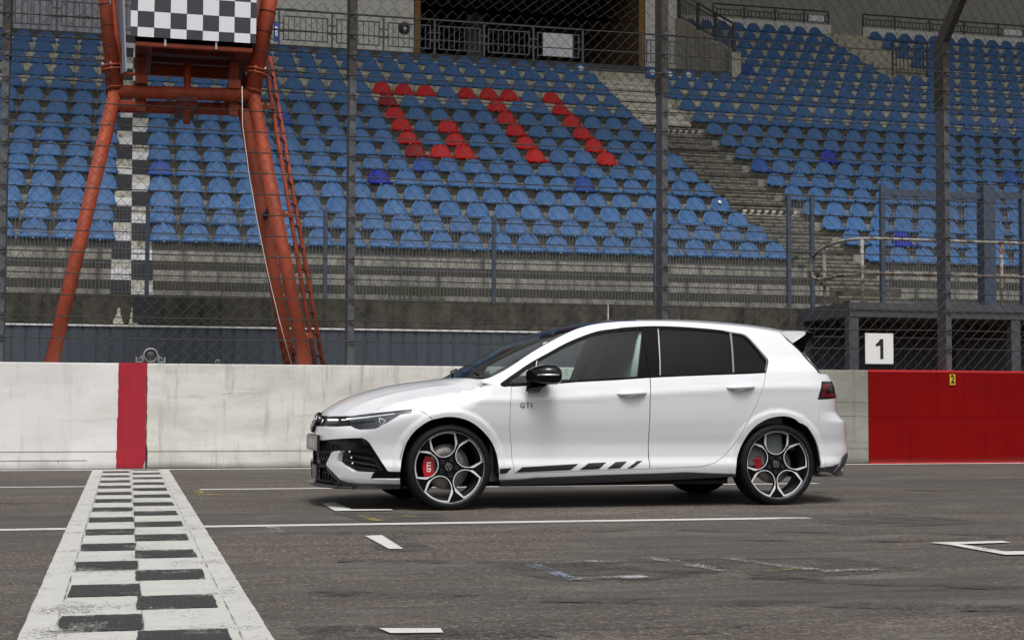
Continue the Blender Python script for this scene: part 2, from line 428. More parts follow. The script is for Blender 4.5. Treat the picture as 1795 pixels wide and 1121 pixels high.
sheet('black_field', rough_edge_poly(.10, .38, 17.45, 17.60, 9, .01, 77), .008, M['road_black'], fl)
for x0 in (-.222, .075, .395):   # open joints along the slabs of the band
    sheet('slab_joint', rough_edge_poly(x0, x0+.005, 1.6, 17.7, 2, .0022, 9), .0095, M['road_patch'], fl)
rm = empty('road_markings', kind='structure')
def mk(name, pts, m, z=.004): return sheet(name, pts, z, M[m], rm)
def strip(name, a, b, w, m, z=.004):
    ax, ay = a; bx, by = b; L = math.hypot(bx-ax, by-ay); nx, ny = -(by-ay)/L*w/2, (bx-ax)/L*w/2
    return mk(name, [(ax-nx, ay-ny), (bx-nx, by-ny), (bx+nx, by+ny), (ax+nx, ay+ny)], m, z)
strip('white_line', (-14, 9.98), (-.333, 9.80), .13, 'road_line')
strip('white_line', (.503, 9.80), (4.60, 9.69), .13, 'road_line')
strip('white_line', (-14, 14.55), (-.333, 14.42), .11, 'road_line')
strip('white_line', (.503, 14.42), (30, 14.42), .09, 'road_faded')
strip('white_line', (.66, 13.78), (6.6, 13.70), .12, 'road_line')
strip('white_line', (-14, 17.72), (-.333, 17.72), .16, 'road_line'); strip('white_line', (.503, 17.72), (40, 17.72), .16, 'road_line')
# old grid corners
def corner(x0, y0, y1, L, m1, m2, z=.008, w=.10):
    mk('grid_corner', [(x0, y0), (x0+w, y0), (x0+w*.9, y1+w*.5), (x0+L, y1+w*.35), (x0+L, y1-w*.15), (x0, y1)], m1, z)
mk('grid_corner', [(1.49, 11.70), (1.60, 11.86), (1.62, 11.05), (1.90, 11.02), (1.90, 10.90), (1.48, 10.92)], 'road_line', .008)
mk('grid_corner', [(1.385, 8.90), (1.49, 8.93), (1.468, 8.10), (1.392, 8.10)], 'road_line', .008)
mk('old_patch', [(1.49, 8.93), (1.62, 8.9), (1.66, 8.0), (1.30, 8.0), (1.36, 8.5)], 'road_patch')
mk('grid_corner', [(.875, 9.69), (.95, 9.71), (.945, 9.18), (.865, 9.16)], 'road_faded', .008)
mk('grid_corner', [(1.89, 7.27), (1.98, 7.28), (2.0, 6.62), (1.94, 6.50)], 'road_blue', .008)
mk('grid_corner', [(1.97, 6.61), (2.32, 6.66), (2.33, 6.55), (1.98, 6.50)], 'road_faded', .0085)
mk('grid_corner', [(1.98, 7.28), (2.45, 7.33), (2.45, 7.24), (1.99, 7.20)], 'road_faded', .0085)
mk('old_patch', [(1.70, 7.30), (2.75, 7.42), (2.85, 6.75), (2.2, 6.45), (1.85, 6.62)], 'road_patch')
mk('grid_corner', [(4.46, 7.82), (4.93, 7.83), (4.92, 7.73), (4.58, 7.70), (4.60, 7.28), (4.95, 7.24), (4.95, 7.10), (4.50, 7.12), (4.50, 7.68)], 'road_line', .008)
mk('grid_corner', [(.88, 5.32), (1.09, 5.27), (1.08, 5.17), (.90, 5.20)], 'road_line', .008)
mk('old_patch', [(.60, 5.50), (1.0, 5.36), (1.3, 5.05), (1.0, 4.9), (.6, 5.1)], 'road_patch')
mk('grid_corner', [(.585, 13.71), (.68, 13.69), (.665, 13.08), (.97, 13.0), (.97, 12.88), (.60, 12.95)], 'road_yellow', .008)
mk('grid_corner', [(1.56, 10.47), (1.96, 10.40), (1.96, 10.30), (1.66, 10.32), (1.68, 9.95), (1.60, 9.95)], 'road_yellow', .008)
mk('grid_corner', [(1.58, 9.62), (1.98, 9.58), (1.98, 9.52), (1.58, 9.55)], 'road_yellow', .008)
mk('old_patch', [(1.45, 10.85), (2.2, 10.6), (2.1, 9.95), (1.55, 9.9)], 'road_patch')
mk('old_patch', [(4.35, 9.72), (5.4, 9.95), (5.7, 9.1), (4.9, 8.9), (4.5, 9.2)], 'road_patch')
strip('grid_corner', (4.9, 9.45), (5.35, 9.36), .05, 'road_faded', .008)
mk('old_patch', [(2.6, 7.4), (3.6, 7.25), (3.75, 6.6), (2.9, 6.4)], 'road_patch')
strip('grid_corner', (2.62, 7.40), (2.78, 6.75), .10, 'road_faded', .008)
strip('grid_corner', (3.0, 7.30), (3.2, 6.68), .10, 'road_faded', .008)
strip('grid_corner', (3.2, 6.62), (3.75, 6.66), .08, 'road_faded', .0085)
strip('grid_corner', (2.80, 6.70), (3.15, 6.72), .05, 'road_yellow', .009)

# ------------------------------------------------------------------ pit-straight barrier
WY = 17.918
wall = empty('track_wall', label='concrete track wall, white with one red band then solid red', cat='wall')
def wall_seg(name, x0, x1, m, proud=0., top=1.21, bev=.012):
    return MB().box(x0, x1, WY-proud, WY+.34+proud, 0, top+proud).build(name, M[m], wall, bevel=bev)
segs = [(-16, -7.4), (-7.39, -3.4), (-3.39, -.002), (-.0, 0)]
wall_seg('wall_segment', -16, -3.6, 'wall_white'); wall_seg('wall_segment', -3.596, .243, 'wall_white')
wall_seg('wall_segment', .246, 4.6, 'wall_cream'); wall_seg('wall_segment', 4.604, 8.45, 'wall_cream')
wall_seg('wall_segment', 8.454, 9.352, 'wall_grey')
wall_seg('wall_segment', 9.355, 13.9, 'wall_red'); wall_seg('wall_segment', 13.904, 30, 'wall_red')
cap = MB().box(9.353, 30, WY-.004, WY+.345, 1.185, 1.216).build('red_coping', M['wall_red_top'], wall, bevel=.004)
MB().box(9.358, 30, WY-.006, WY-.001, .0, .022).build('red_foot', M['wall_red_top'], wall)
rs = MB(); r_ = random.Random(3)
zz = [i*1.216/26 for i in range(27)]
vs = []
for z in zz: vs.append((-.073+r_.uniform(-.005, .005)-(.006 if z < .6 else 0), WY-.004, max(z, .012))); vs.append((.243+r_.uniform(-.006, .004)-(.02 if z < .05 else 0), WY-.004, max(z, .012)))
rs.add(vs+[(-.07, WY-.003, 1.214), (.243, WY-.003, 1.214), (.243, WY+.33, 1.214), (-.07, WY+.33, 1.214)],
       [(2*i, 2*i+1, 2*i+3, 2*i+2) for i in range(26)]+[(54, 55, 56, 57)])
rs.build('red_stripe', M['stripe_red'], wall)
vs = []
for z in zz[:24]: vs += [(.2425, WY-.003, max(z, .02)), (.252+r_.uniform(-.004, .004)+(.012 if z < .25 else 0), WY-.003, max(z, .02))]
rs = MB(); rs.add(vs, [(2*i, 2*i+1, 2*i+3, 2*i+2) for i in range(23)]); rs.build('tar_edge', M['tarred'], wall)
# board marks left by the shuttering (thin ridges, a few mm proud)
rr = random.Random(8)
for z, xs in ((.20, [(-16, -.08), (.26, 9.34)]), (.62, [(8.5, 9.34)]), (.80, [(8.5, 9.34)]), (.10, [(-3.3, -.4)])):
    for a, b in xs:
        MB().box(a, b, WY-.0035, WY+.001, z, z+.007).build('shutter_ridge', M['wall_grey'], wall)
for x in (-2.55, -1.1, 1.5, 3.0, 6.1, 7.55): MB().box(x, x+.006, WY-.003, WY+.001, .03, 1.19).build('shutter_ridge', M['wall_cream' if x > .2 else 'wall_white'], wall)
for x in (9.95, 10.35, 10.75, 11.35, 11.9, 12.35): MB().box(x, x+.008, WY-.0035, WY+.001, .03, 1.17).build('shutter_ridge', M['wall_red'], wall)
MB().box(9.37, 24, WY-.003, WY+.001, .60, .606).build('shutter_ridge', M['wall_red'], wall)

# plate "2" on the wall, board "1" on the fence
t = empty('number_plate', label='small yellow plate with black 2 on the red wall top', cat='plate')
MB().box(10.525, 10.605, WY-.014, WY-.0065, 1.025, 1.165).build('backing', M['plate_yellow'], t, bevel=.002)
o = new_obj('digit', text_mesh('2', .15, .004, .004, mat=M['ink'], sx=.72), t); o.location = (10.565, WY-.0165, 1.098); o.rotation_euler = (R(90), 0, 0)
t = empty('distance_board', label='square white board with a bold black 1 on the mesh fence', cat='sign')
MB().box(9.315, 9.715, 17.915, 17.930, 1.292, 1.69).build('board', M['sign_white'], t, bevel=.002)
d1 = [(-.054, .066), (-.020, .085), (.012, .131), (.054, .131), (.054, -.126), (.010, -.126), (.010, .050), (-.020, .041), (-.054, .040)]
MX = Matrix.Rotation(R(90), 4, 'X'); b = MB(); b.prism(d1, Matrix.Translation((9.515, 17.911, 1.485)) @ MX, Matrix.Translation((9.515, 17.9145, 1.485)) @ MX); b.build('digit', M['ink'], t)
for x in (9.335, 9.695):
    for z in (1.312, 1.672): MB().lathe([(.0, -.004), (.007, -.003), (.009, 0)], 8, Matrix.Translation((x, 17.915, z))).build('screw', M['bolt'], t)

# lamp on the wall
t = empty('track_lamp', (0, 0, 0), label='round grey lamp with side brackets on the wall above the red stripe', cat='lamp')
T = Matrix.Translation((.285, 18.03, 1.305))
MB().lathe([(.0, .10), (.05, .10), (.078, .05), (.088, 0), (.086, -.035), (.072, -.05), (.068, -.046), (.066, -.01), (.0, -.008)], 32, T).build('housing', M['lamp_body'], t)
MB().lathe([(.0, -.030), (.03, -.028), (.064, -.014)], 24, T).build('lens', M['lamp_glass'], t)
for s in (-1, 1):
    b = MB().box(.285+s*.085, .285+s*.165, 18.0, 18.05, 1.222, 1.238); b.box(.285+s*.150, .285+s*.168, 17.99, 18.05, 1.222, 1.285); b.box(.285+s*.08, .285+s*.10, 18.0, 18.05, 1.23, 1.31)
    b.tube([(.285+s*.085, 18.02, 1.30), (.285+s*.15, 18.02, 1.245)], .008, 6)
    b.build('bracket', M['lamp_body'], t)
t = empty('small_lamp', label='tiny dark lamp lying on the wall left of the orange leg', cat='lamp')
T = Matrix.Translation((1.05, 18.04, 1.238))
MB().lathe([(0, .05), (.02, .05), (.03, 0), (.026, -.02), (.0, -.018)], 16, T).build('housing', M['lamp_body'], t)
MB().lathe([(.0, -.022), (.022, -.021)], 16, T).build('lens', M['lamp_glass'], t)

# ------------------------------------------------------------------ debris fence
FY = 18.07
fence = empty('debris_fence', label='tall wire mesh fence with steel posts and cables on the wall', cat='fence')
BEND = 5.62
def fpost(x):
    BEND = 5.62 if x > 9 else 6.5
    b = MB(); d = .215; w = .078
    b.box(x-w/2, x+w/2, FY-.012, FY, 1.17, 5.0); b.box(x-w/2, x+w/2, FY+d-.012, FY+d, 1.17, 5.0); b.box(x-.006, x+.006, FY, FY+d-.012, 1.17, 5.0)
    b.box(x-w/2, x-w/2+.008, FY, FY+d-.012, 1.17, 5.0)
    p = b.build('post', M['galv'], fence)
    b = MB(); w2 = .092
    b.box(x-w2/2, x+w2/2, FY-.016, FY+d+.016, 4.72, BEND)
    a = [(x-w2/2, FY-.016), (x+w2/2, FY-.016), (x+w2/2, FY+d+.016), (x-w2/2, FY+d+.016)]
    lo = [(q[0], q[1], BEND) for q in a]; hi = [(q[0], q[1]-.75, BEND+.75) for q in a]
    b.add(lo+hi, [(0, 1, 5, 4), (1, 2, 6, 5), (2, 3, 7, 6), (3, 0, 4, 7), (4, 5, 6, 7)])
    e = b.build('post_extension', M['post_dark'], fence)
    z = CZ0
    while z < 5.6:
        c = MB(); c.box(x-.004, x+.036, FY-.024, FY-.013, z-.045, z+.045)
        for dz in (-.028, .022): c.lathe([(0, -.012), (.009, -.011), (.011, 0)], 8, Matrix.Translation((x+.018, FY-.024, z+dz)))
        c.build('clamp', M['galv'], p if z < 4.7 else e); z += .2475
CZ0 = 1.50
PX = [-1.381+3.997*k for k in range(-2, 6)]
for x in PX: fpost(x)
z = CZ0; k = 0
while z < 5.7:
    pts = []
    for i in range(-60, 200):
        x = -9.4+i*.25 if i > -1 else None
        if x is None or x > 20: continue
        pts.append((x, FY-.030, z-.008*abs(math.sin((x+1.381)/3.997*math.pi))))
    if z < 4.34: MB().tube(pts[::2], .0076, 5).build('cable', M['cable'], fence)
    else:   # cables end at the gantry columns with turnbuckles
        xl = -.16-(z-4.36)*.11 if z > 4.36 else -.25+(z-4.36)*.2; xr = 1.41+(z-4.41)*.165 if z > 4.41 else 1.46
        xl -= .09; xr += .09
        MB().tube([q for q in pts if q[0] < xl-.1]+[(xl, FY-.03, z)], .0076, 5).build('cable', M['cable'], fence)
        MB().tube([(xr, FY-.03, z)]+[q for q in pts if q[0] > xr+.1], .0076, 5).build('cable', M['cable'], fence)
        for a, s in ((xl, -1), (xr, 1)):
            c = MB(); c.tube([(a+s*.02, FY-.03, z), (a+s*.10, FY-.03, z)], .013, 6); c.tube([(a+s*.12, FY-.03, z+.012), (a+s*.26, FY-.03, z+.012)], .006, 5)
            c.tube([(a+s*.12, FY-.03, z-.012), (a+s*.26, FY-.03, z-.012)], .006, 5); c.tube([(a+s*.27, FY-.03, z), (a+s*.40, FY-.03, z)], .010, 6)
            c.tube([(a+s*.40, FY-.03, z), (a+s*.52, FY-.03, z)], .012, 6)
            c.build('turnbuckle', M['cable'], fence)
    z += .2475; k += 1
# chain-link: two families of zigzag wires, one stuff part
def chain_link(x0, x1, z0, z1, name, place, hole, p=.0725, r=.0024):
    rng = np.random.RandomState(4); nx = int((x1-x0)/p)+1; nz = int((z1-z0)/p)+1
    gx, gz = np.meshgrid(np.arange(nx), np.arange(nz))
    wob = .010*np.sin(gx*.13+gz*.21)+.008*np.sin(gx*.05-gz*.33+1)
    X = x0+gx*p+rng.normal(0, .0022, gx.shape)+wob*.6; Z = z0+gz*p+rng.normal(0, .0022, gx.shape)+wob*.5
    vs = []; fs = []
    off = [(0, r*1.2), (-r, -r*.6), (r, -r*.6)]
    def seg(a, b, s):
        ax, az = a; bx, bz = b; L = math.hypot(bx-ax, bz-az); nx_, nz_ = -(bz-az)/L, (bx-ax)/L; n = len(vs)
        for (px, pz), yy in ((a, s), (b, -s)):
            vs.append(place(px+nx_*r, pz+nz_*r, yy)); vs.append(place(px-nx_*r, pz-nz_*r, yy)); vs.append(place(px, pz, yy-r*1.8))
        fs.extend([(n, n+1, n+4, n+3), (n+1, n+2, n+5, n+4), (n+2, n, n+3, n+5)])
    for j in range(nz-1):
        for i in range(nx-1):
            if hole(X[j, i], Z[j, i]): continue
            if (i+j) % 2 == 0: seg((X[j, i], Z[j, i]), (X[j+1, i+1], Z[j+1, i+1]), .002 if j % 2 else -.002)
            else: seg((X[j, i+1], Z[j, i+1]), (X[j+1, i], Z[j+1, i]), .002 if j % 2 else -.002)
    me = bpy.data.meshes.new(name); me.from_pydata(vs, [], fs); me.materials.append(M['wire']); me.update()
    return new_obj(name, me, fence, kind='stuff')
chain_link(-4.0, 15.2, 1.225, BEND, 'chain_link', lambda x, z, y: (x, FY-.040+y, z), lambda x, z: z > 4.46 and -.16-(z-4.36)*.12 < x < 1.42+(z-4.41)*.17)
chain_link(-4.0, 15.2, 0, .75, 'overhang_mesh', lambda x, z, y: (x, FY-.040+y-z*.72, BEND+z*.72), lambda x, z: -.3 < x < 1.7)

# ------------------------------------------------------------------ grandstand
TR0, DEP = 24.35, .843
ZC = {-3: 2.16, -2: 2.52, -1: 2.89, 0: 3.26, 1: 3.64, 2: 4.01, 3: 4.38, 4: 4.79, 5: 5.19, 6: 5.60, 7: 6.00, 8: 6.42, 9: 6.82, 10: 7.26, 11: 7.69, 12: 8.13, 13: 8.57, 14: 8.98,
      15: 9.42, 16: 9.87, 17: 10.31, 18: 10.77, 19: 11.23, 20: 11.71, 21: 12.2}
YR = lambda k: TR0+DEP*k
stand = empty('grandstand', label='concrete grandstand terraces behind the mesh fence', cat='grandstand')
XL, XR = -8., 36.
rs = random.Random(2); cache = {}
def slab(kind, x0, x1, y0, y1, z0, z1, m):
    key = (round(x1-x0, 3), round(y1-y0, 3), round(z1-z0, 3), m)
    if key not in cache: cache[key] = MB().box(0, x1-x0, 0, y1-y0, 0, z1-z0).mesh(kind, M[m])
    o = new_obj(kind, cache[key], stand); o.location = (x0, y0, z0); return o
for k in range(-3, 21):
    y = YR(k); z0 = ZC[k]+.005; z1 = ZC[k]+.19; zp = ZC[k-1]+.19+.028 if k > -3 else z0-.2
    cuts = [XL, -.70, 4.4+.9*(k % 2), 9.2-.7*(k % 3), 11.32, 12.62, 17.4+.8*(k % 2), 22.6, XR]
    if k > 14: cuts = [15.36, 17.9, 20.3, 21.85, 26.0, XR]
    for a, b in zip(cuts, cuts[1:]):
        ais = (abs(a-11.32) < .01 and abs(b-12.62) < .01 and k < 14)
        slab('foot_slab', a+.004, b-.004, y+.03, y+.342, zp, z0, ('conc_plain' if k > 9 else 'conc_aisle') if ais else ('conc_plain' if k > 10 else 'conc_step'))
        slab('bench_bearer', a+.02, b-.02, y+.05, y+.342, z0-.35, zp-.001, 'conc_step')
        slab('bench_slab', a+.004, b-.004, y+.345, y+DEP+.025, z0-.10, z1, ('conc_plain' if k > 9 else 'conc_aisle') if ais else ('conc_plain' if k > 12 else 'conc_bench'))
    if k < 14:
        slab('aisle_step', 11.40, 12.56, y-.22, y+.028, z0-.16, z0-.085, 'conc_plain' if k > 9 else 'conc_aisle')
        slab('aisle_step', 11.44, 12.50, y+.10, y+.343, z0+.001, z0+.09, 'conc_plain' if k > 9 else 'conc_aisle')
    if k < 14:
        for xx0, xx1, yy, zz_ in ((11.40, 12.56, y-.2235, z0-.085), (11.325, 12.615, y+.0265, z0), (11.44, 12.50, y+.0965, z0+.09), (11.325, 12.615, y+.3415, z1)):
            slab('step_nosing', xx0, xx1, yy, yy+.0034, zz_-.022, zz_-.001, 'white_face' if k > 9 else 'conc_bench')
    if k in (3, 9):
        x = 11.36
        for i in range(16):
            b = MB()
            b.add([(x, y+.094, z0+.005), (x+.075, y+.094, z0+.005), (x+.115, y+.094, z0+.09), (x+.04, y+.094, z0+.09)], [(0, 1, 2, 3)])
            b.build('hazard_mark', M['hazard_w' if i % 2 else 'paint_b'], stand, fix=False); x += .075
# white band behind the top seats of the lower tier
MB().box(XL, 11.05, YR(14)+.336, YR(14)+.3445, ZC[14]+.01, ZC[14]+.19).build('white_band', M['white_face'], stand)
MB().box(12.75, XR, YR(14)+.336, YR(14)+.3445, ZC[14]+.01, ZC[14]+.19).build('white_band', M['white_face'], stand)
for x in (11.07,): MB().box(x, x+.16, YR(14)+.33, YR(14)+.3445, ZC[14]+.02, ZC[14]+.17).build('white_patch', M['sticker'], stand)
# chequered stair
for k in range(-3, 15):
    y = YR(k); z0 = ZC[k]+.005; z1 = ZC[k]+.19; zp = ZC[k-1]+.19+.028 if k > -3 else z0-.18
    for c, (a, b) in enumerate(((-.225, .062), (.065, .375))):
        w = (k+c) % 2 == 0
        MB().box(a, b, y+.3365, y+.3445, z0+.001, z1+.003).build('painted_step_face', M['paint_w' if w else 'paint_b'], stand)
        MB().box(a, b, y+.0215, y+.0295, zp-.003, z0+.003).build('painted_step_face', M['paint_wd' if (k+c-1) % 2 == 0 else 'paint_b'], stand)
# parapet, lip and cladding
for a, b in ((XL, 6.87), (6.885, 10.45), (10.46, XR)): MB().box(a, b, 21.25, 21.75, 1.81, 2.225).build('parapet', M['conc_parapet'], stand, bevel=.01)
MB().box(6.872, 6.883, 21.2, 21.3, 1.81, 2.22).build('joint_seal', M['plaster'], stand)
MB().box(.085, .46, 21.2415, 21.2485, 1.83, 2.20).build('black_patch', M['paint_b'], stand)
for cx, h in ((-.10, .24), (.10, .33)):     # flaked remains of white paint
    r2 = random.Random(int(h*100)); L = []; Rr = []
    for i in range(14):
        q = i/13; L.append((cx-.055*(1-q)**.8-.012+r2.uniform(-.014, .014)+.02*q, 1.815+h*q)); Rr.append((cx+.05*(1-q)**1.5+.012+r2.uniform(-.014, .014), 1.815+h*q))
    b = MB(); b.add([(x, 21.2435, z) for x, z in L]+[(x, 21.2435, z) for x, z in Rr], [(i, i+14, i+15, i+1) for i in range(13)]); b.build('paint_remnant', M['hazard_w'], stand, fix=False)
MB().box(XL, XR, 21.13, 21.20, 1.775, 1.800).build('drip_edge', M['paint_w'], stand)
clad = MB(); x = XL; prof = []
while x < XR:
    prof += [(x, 0), (x+.145, 0), (x+.155, .010), (x+.172, .010), (x+.182, 0)]; x += .182
vs = [(a, 21.15+d, 0) for a, d in prof]+[(a, 21.15+d, 1.774) for a, d in prof]; n = len(prof)
clad.add(vs, [(i, i+1, i+1+n, i+n) for i in range(n-1)]); clad.build('steel_cladding', M['cladding'], stand, kind='stuff')
MB().box(XL, XR, 21.70, 44, 0, .02).build('undercroft_floor', M['dark_room'], stand)
MB().box(XL, XR, 21.70, 24.0, 1.4, 1.80).build('undercroft_soffit', M['conc_step'], stand)
# concourse above the lower tier
CZ = 9.40
MB().box(XL, 15.33, 36.78, 41.0, 8.7, CZ).build('concourse_floor', M['conc_plain'], stand)
MB().box(XL, 15.32, 36.74, 36.777, CZ-.30, CZ+.02).build('edge_beam', M['railing_dark'], stand)
# stair wall on the side of the upper tier
pr = [(36.80, 9.3), (36.80, 9.95), (41.0, 11.90), (41.9, 12.25), (41.9, 9.3)]
b = MB(); n = len(pr); b.add([(15.34, y, z) for y, z in pr]+[(15.60, y, z) for y, z in pr], [(0, 1, 2, 3, 4), (9, 8, 7, 6, 5)]+[(i, (i+1) % n, (i+1) % n+n, i+n) for i in range(n)])
b.build('stair_wall', M['conc_plain'], stand)
# upper rear band
for a, b in ((15.6, 20.72), (21.80, XR)):
    MB().box(a, b, 41.90, 42.1, 11.6, 12.26).build('rear_band', M['white_face'], stand)
MB().box(15.45, XR, 42.1, 46, 11.9, 12.0).build('upper_walkway', M['conc_plain'], stand)
# the hall behind
hall = empty('stand_building', label='plastered hall building with wide dark opening behind the top rows', cat='building')
MB().box(1.45, 7.62, 41.02, 41.4, CZ, 14).build('plaster_wall', M['plaster'], hall)
MB().box(14.42, 15.40, 41.02, 41.4, CZ, 14).build('plaster_wall', M['plaster'], hall)
MB().box(15.45, XR, 45.5, 46, CZ, 25).build('rear_wall', M['backwall'], hall)
for a, b in ((7.64, 7.80), (14.22, 14.40)):
    MB().box(a+.01, b-.01, 41.03, 41.4, CZ, 14).build('brick_pier_core', M['mortar'], hall)
    bme = MB().box(0, .156, 0, .05, 0, .068).mesh('brick', M['yellow_brick']); bh = MB().box(0, .075, 0, .05, 0, .068).mesh('brick', M['yellow_brick'])
    z = CZ; i = 0
    while z < 12.6:
        if i % 2: o = new_obj('brick', bme, hall); o.location = (a+.002, 40.985, z)
        else:
            for dx in (.002, .083): o = new_obj('brick', bh, hall); o.location = (a+dx, 40.985, z)
        z += .08; i += 1
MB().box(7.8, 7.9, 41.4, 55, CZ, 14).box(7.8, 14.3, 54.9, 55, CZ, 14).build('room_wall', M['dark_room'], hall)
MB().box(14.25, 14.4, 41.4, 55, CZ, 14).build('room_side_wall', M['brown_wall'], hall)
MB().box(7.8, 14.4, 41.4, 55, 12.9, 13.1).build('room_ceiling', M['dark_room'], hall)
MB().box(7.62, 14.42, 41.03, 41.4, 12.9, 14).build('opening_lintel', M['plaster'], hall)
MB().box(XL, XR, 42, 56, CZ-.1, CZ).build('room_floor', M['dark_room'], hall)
x = XL; b = MB()
while x < 1.40:   # ribbed sheet front left of the plaster wall
    b = MB().box(x, x+.155, 41.05, 41.12, CZ, 13.5); b.box(x+.155, x+.22, 41.10, 41.14, CZ, 13.5); b.build('ribbed_sheet', M['sheet_grey'], hall); x += .22
MB().box(14.55, 14.85, 41.0, 41.018, 10.62, 10.95).build('notice', M['poster'], hall)
rl = MB(); rl.lathe([(.0, -.10), (.10, -.09), (.17, -.02), (.17, .02)], 20, Matrix.Translation((7.35, 41.0, 11.08))); rl.build('wall_light', M['railing_dark'], hall)
MB().lathe([(0, -.112), (.05, -.11)], 12, Matrix.Translation((7.35, 41.0, 11.05))).build('wall_light_glass', M['poster'], hall)
# unseen roof over the stand, added and stretched forward to shade the seats
roof = MB(); roof.add([(XL-8, 17.5, 27), (XR+8, 17.5, 27), (XR+8, 47, 25), (XL-8, 47, 25), (XL-8, 17.5, 27.5), (XR+8, 17.5, 27.5), (XR+8, 47, 25.4), (XL-8, 47, 25.4)],
       [(0, 1, 2, 3), (4, 7, 6, 5), (0, 4, 5, 1), (2, 6, 7, 3)])
roof.build('shade_roof_slab', M['backwall'], stand)
for x in (-8.5, 1, 10.5, 20, 29.5): MB().box(x-.25, x+.25, 46.05, 46.5, 0, 24.9).build('shade_roof_column', M['backwall'], stand)

# ---- railings
def railing(x0, x1, y, z0, h, posts, label, board=None, mkey='railing', bars=True, group='steel railings on the stand'):
    t = empty('railing', label=label, cat='railing', group=group)
    MB().tube([(x0, y, z0+h), (x1, y, z0+h)], .024, 6).build('top_rail', M[mkey], t)
    for x in posts: MB().box(x-.022, x+.022, y-.022, y+.022, z0-.25, z0+h).build('post', M[mkey], t)
    ps = sorted(posts)
    for a, b in zip(ps, ps[1:]):
        a2, b2 = a+.10, b-.10
        f = MB(); zt = z0+h-.14; zb = z0+.08
        f.box(a2, b2, y-.014, y+.014, zt-.028, zt); f.box(a2, b2, y-.014, y+.014, zb, zb+.028); f.box(a2, a2+.028, y-.014, y+.014, zb+.028, zt-.028); f.box(b2-.028, b2, y-.014, y+.014, zb+.028, zt-.028)
        for zz_ in (zb+.2, zt-.2): f.box(a+.022, a2, y-.012, y+.012, zz_, zz_+.03); f.box(b2, b-.022, y-.012, y+.012, zz_, zz_+.03)
        fr = f.build('infill_frame', M[mkey], t, fix=False)
        if bars:
            n = max(2, int((b2-a2)/.125))
            br = MB()
            for i in range(1, n):
                bx = a2+(b2-a2)*i/n; br.box(bx-.009, bx+.009, y-.009, y+.009, zb+.03, zt-.03)
            br.build('bars', M[mkey], fr, kind='stuff')
        if board and abs(a-board[0]) < .2:
            MB().box(a2+board[1], a2+board[2], y-.03, y-.016, zb+.01, zt-.01).build('white_board', M['poster'], t)
    return t
railing(-7.9, 11.24, 36.80, CZ+.06, .83, [11.24, 9.93, 8.64, 7.37, 6.08, 4.8, 3.5, 2.2, .9, -.4, -1.7, -3.0, -4.3, -5.6, -6.8, -7.9], 'long grey railing with a white board above the red GTI seats', board=(9.93, .15, .93))
railing(12.86, 15.27, 36.80, CZ+.06, .83, [12.86, 14.1, 15.27], 'short grey railing between the dark opening and the upper seats')
railing(16.9, 20.66, 41.95, 12.26, .42, [16.9, 17.9, 18.9, 19.85, 20.66], 'low dark railing on the upper band behind the seats', mkey='railing_dark', board=(19.85, .05, .55))
railing(21.82, 27.9, 41.95, 12.26, .42, [21.82, 22.9, 24.1, 25.3, 26.5, 27.9], 'low dark railing at the upper right corner of the stand', mkey='railing_dark', board=(26.5, .1, .7))
t = railing(20.72, 21.80, 38.1, 9.93, .95, [20.72, 21.80], 'barred steel gate across the upper aisle', mkey='railing_dark')
# sloping hand rail on the stair wall
t = empty('stair_railing', label='black sloping handrail with bars on the stair wall', cat='railing')
sl = lambda y: 9.95+(y-36.8)*(11.90-9.95)/4.2
MB().tube([(15.45, 36.9, sl(36.9)+.75), (15.45, 41.6, sl(41.6)+.75)], .03, 6).build('top_rail', M['railing_dark'], t)
MB().tube([(15.45, 36.9, sl(36.9)+.62), (15.45, 41.6, sl(41.6)+.62)], .016, 5).build('under_rail', M['railing_dark'], t)
MB().tube([(15.45, 36.9, sl(36.9)+.08), (15.45, 41.6, sl(41.6)+.08)], .016, 5).build('bottom_rail', M['railing_dark'], t)
for y in (36.9, 38.2, 39.5, 41.0): MB().box(15.41, 15.49, y-.04, y+.04, sl(y)-.02, sl(y)+.78).build('post', M['railing_dark'], t)
b = MB(); y = 37.0
while y < 41.5: b.box(15.442, 15.458, y-.008, y+.008, sl(y)+.08, sl(y)+.62); y += .12
b.build('bars', M['railing_dark'], t, kind='stuff')

# ---- double-rod panel fence on the parapet
pf = empty('panel_fence', label='blue grey rod panel fence standing on the concrete parapet', cat='fence')
posts = [-4.75, -2.25, .27, 2.72, 5.18, 7.67, 9.83]
def rods(x0, x1, z0, z1, y, name='rod_panel', parent=pf, p=.05, hp=.2):
    b = MB(); n = int((x1-x0)/p)
    for i in range(1, n):
        x = x0+(x1-x0)*i/n; b.box(x-.0028, x+.0028, y-.0028, y+.0028, z0, z1)
    m = int(round((z1-z0)/hp))
    for j in range(m+1):
        z = z0+(z1-z0)*j/m
        b.box(x0, x1, y-.010, y-.0030, z-.004, z+.004); b.box(x0, x1, y+.0030, y+.010, z-.004, z+.004)
    return b.build(name, M['rod'], parent, fix=False, kind='stuff')
for a, b in zip(posts, posts[1:]): rods(a+.03, b-.03, 2.26, 3.45, 21.36)
for x in posts: MB().box(x-.03, x+.03, 21.33, 21.39, 2.222, 3.48 if x < 9 else 3.98).build('post', M['steel_blue'], pf)
MB().box(10.19, 10.25, 21.33, 21.39, 2.222, 3.98).build('post', M['steel_blue'], pf); rods(9.86, 10.19, 2.26, 3.95, 21.36)
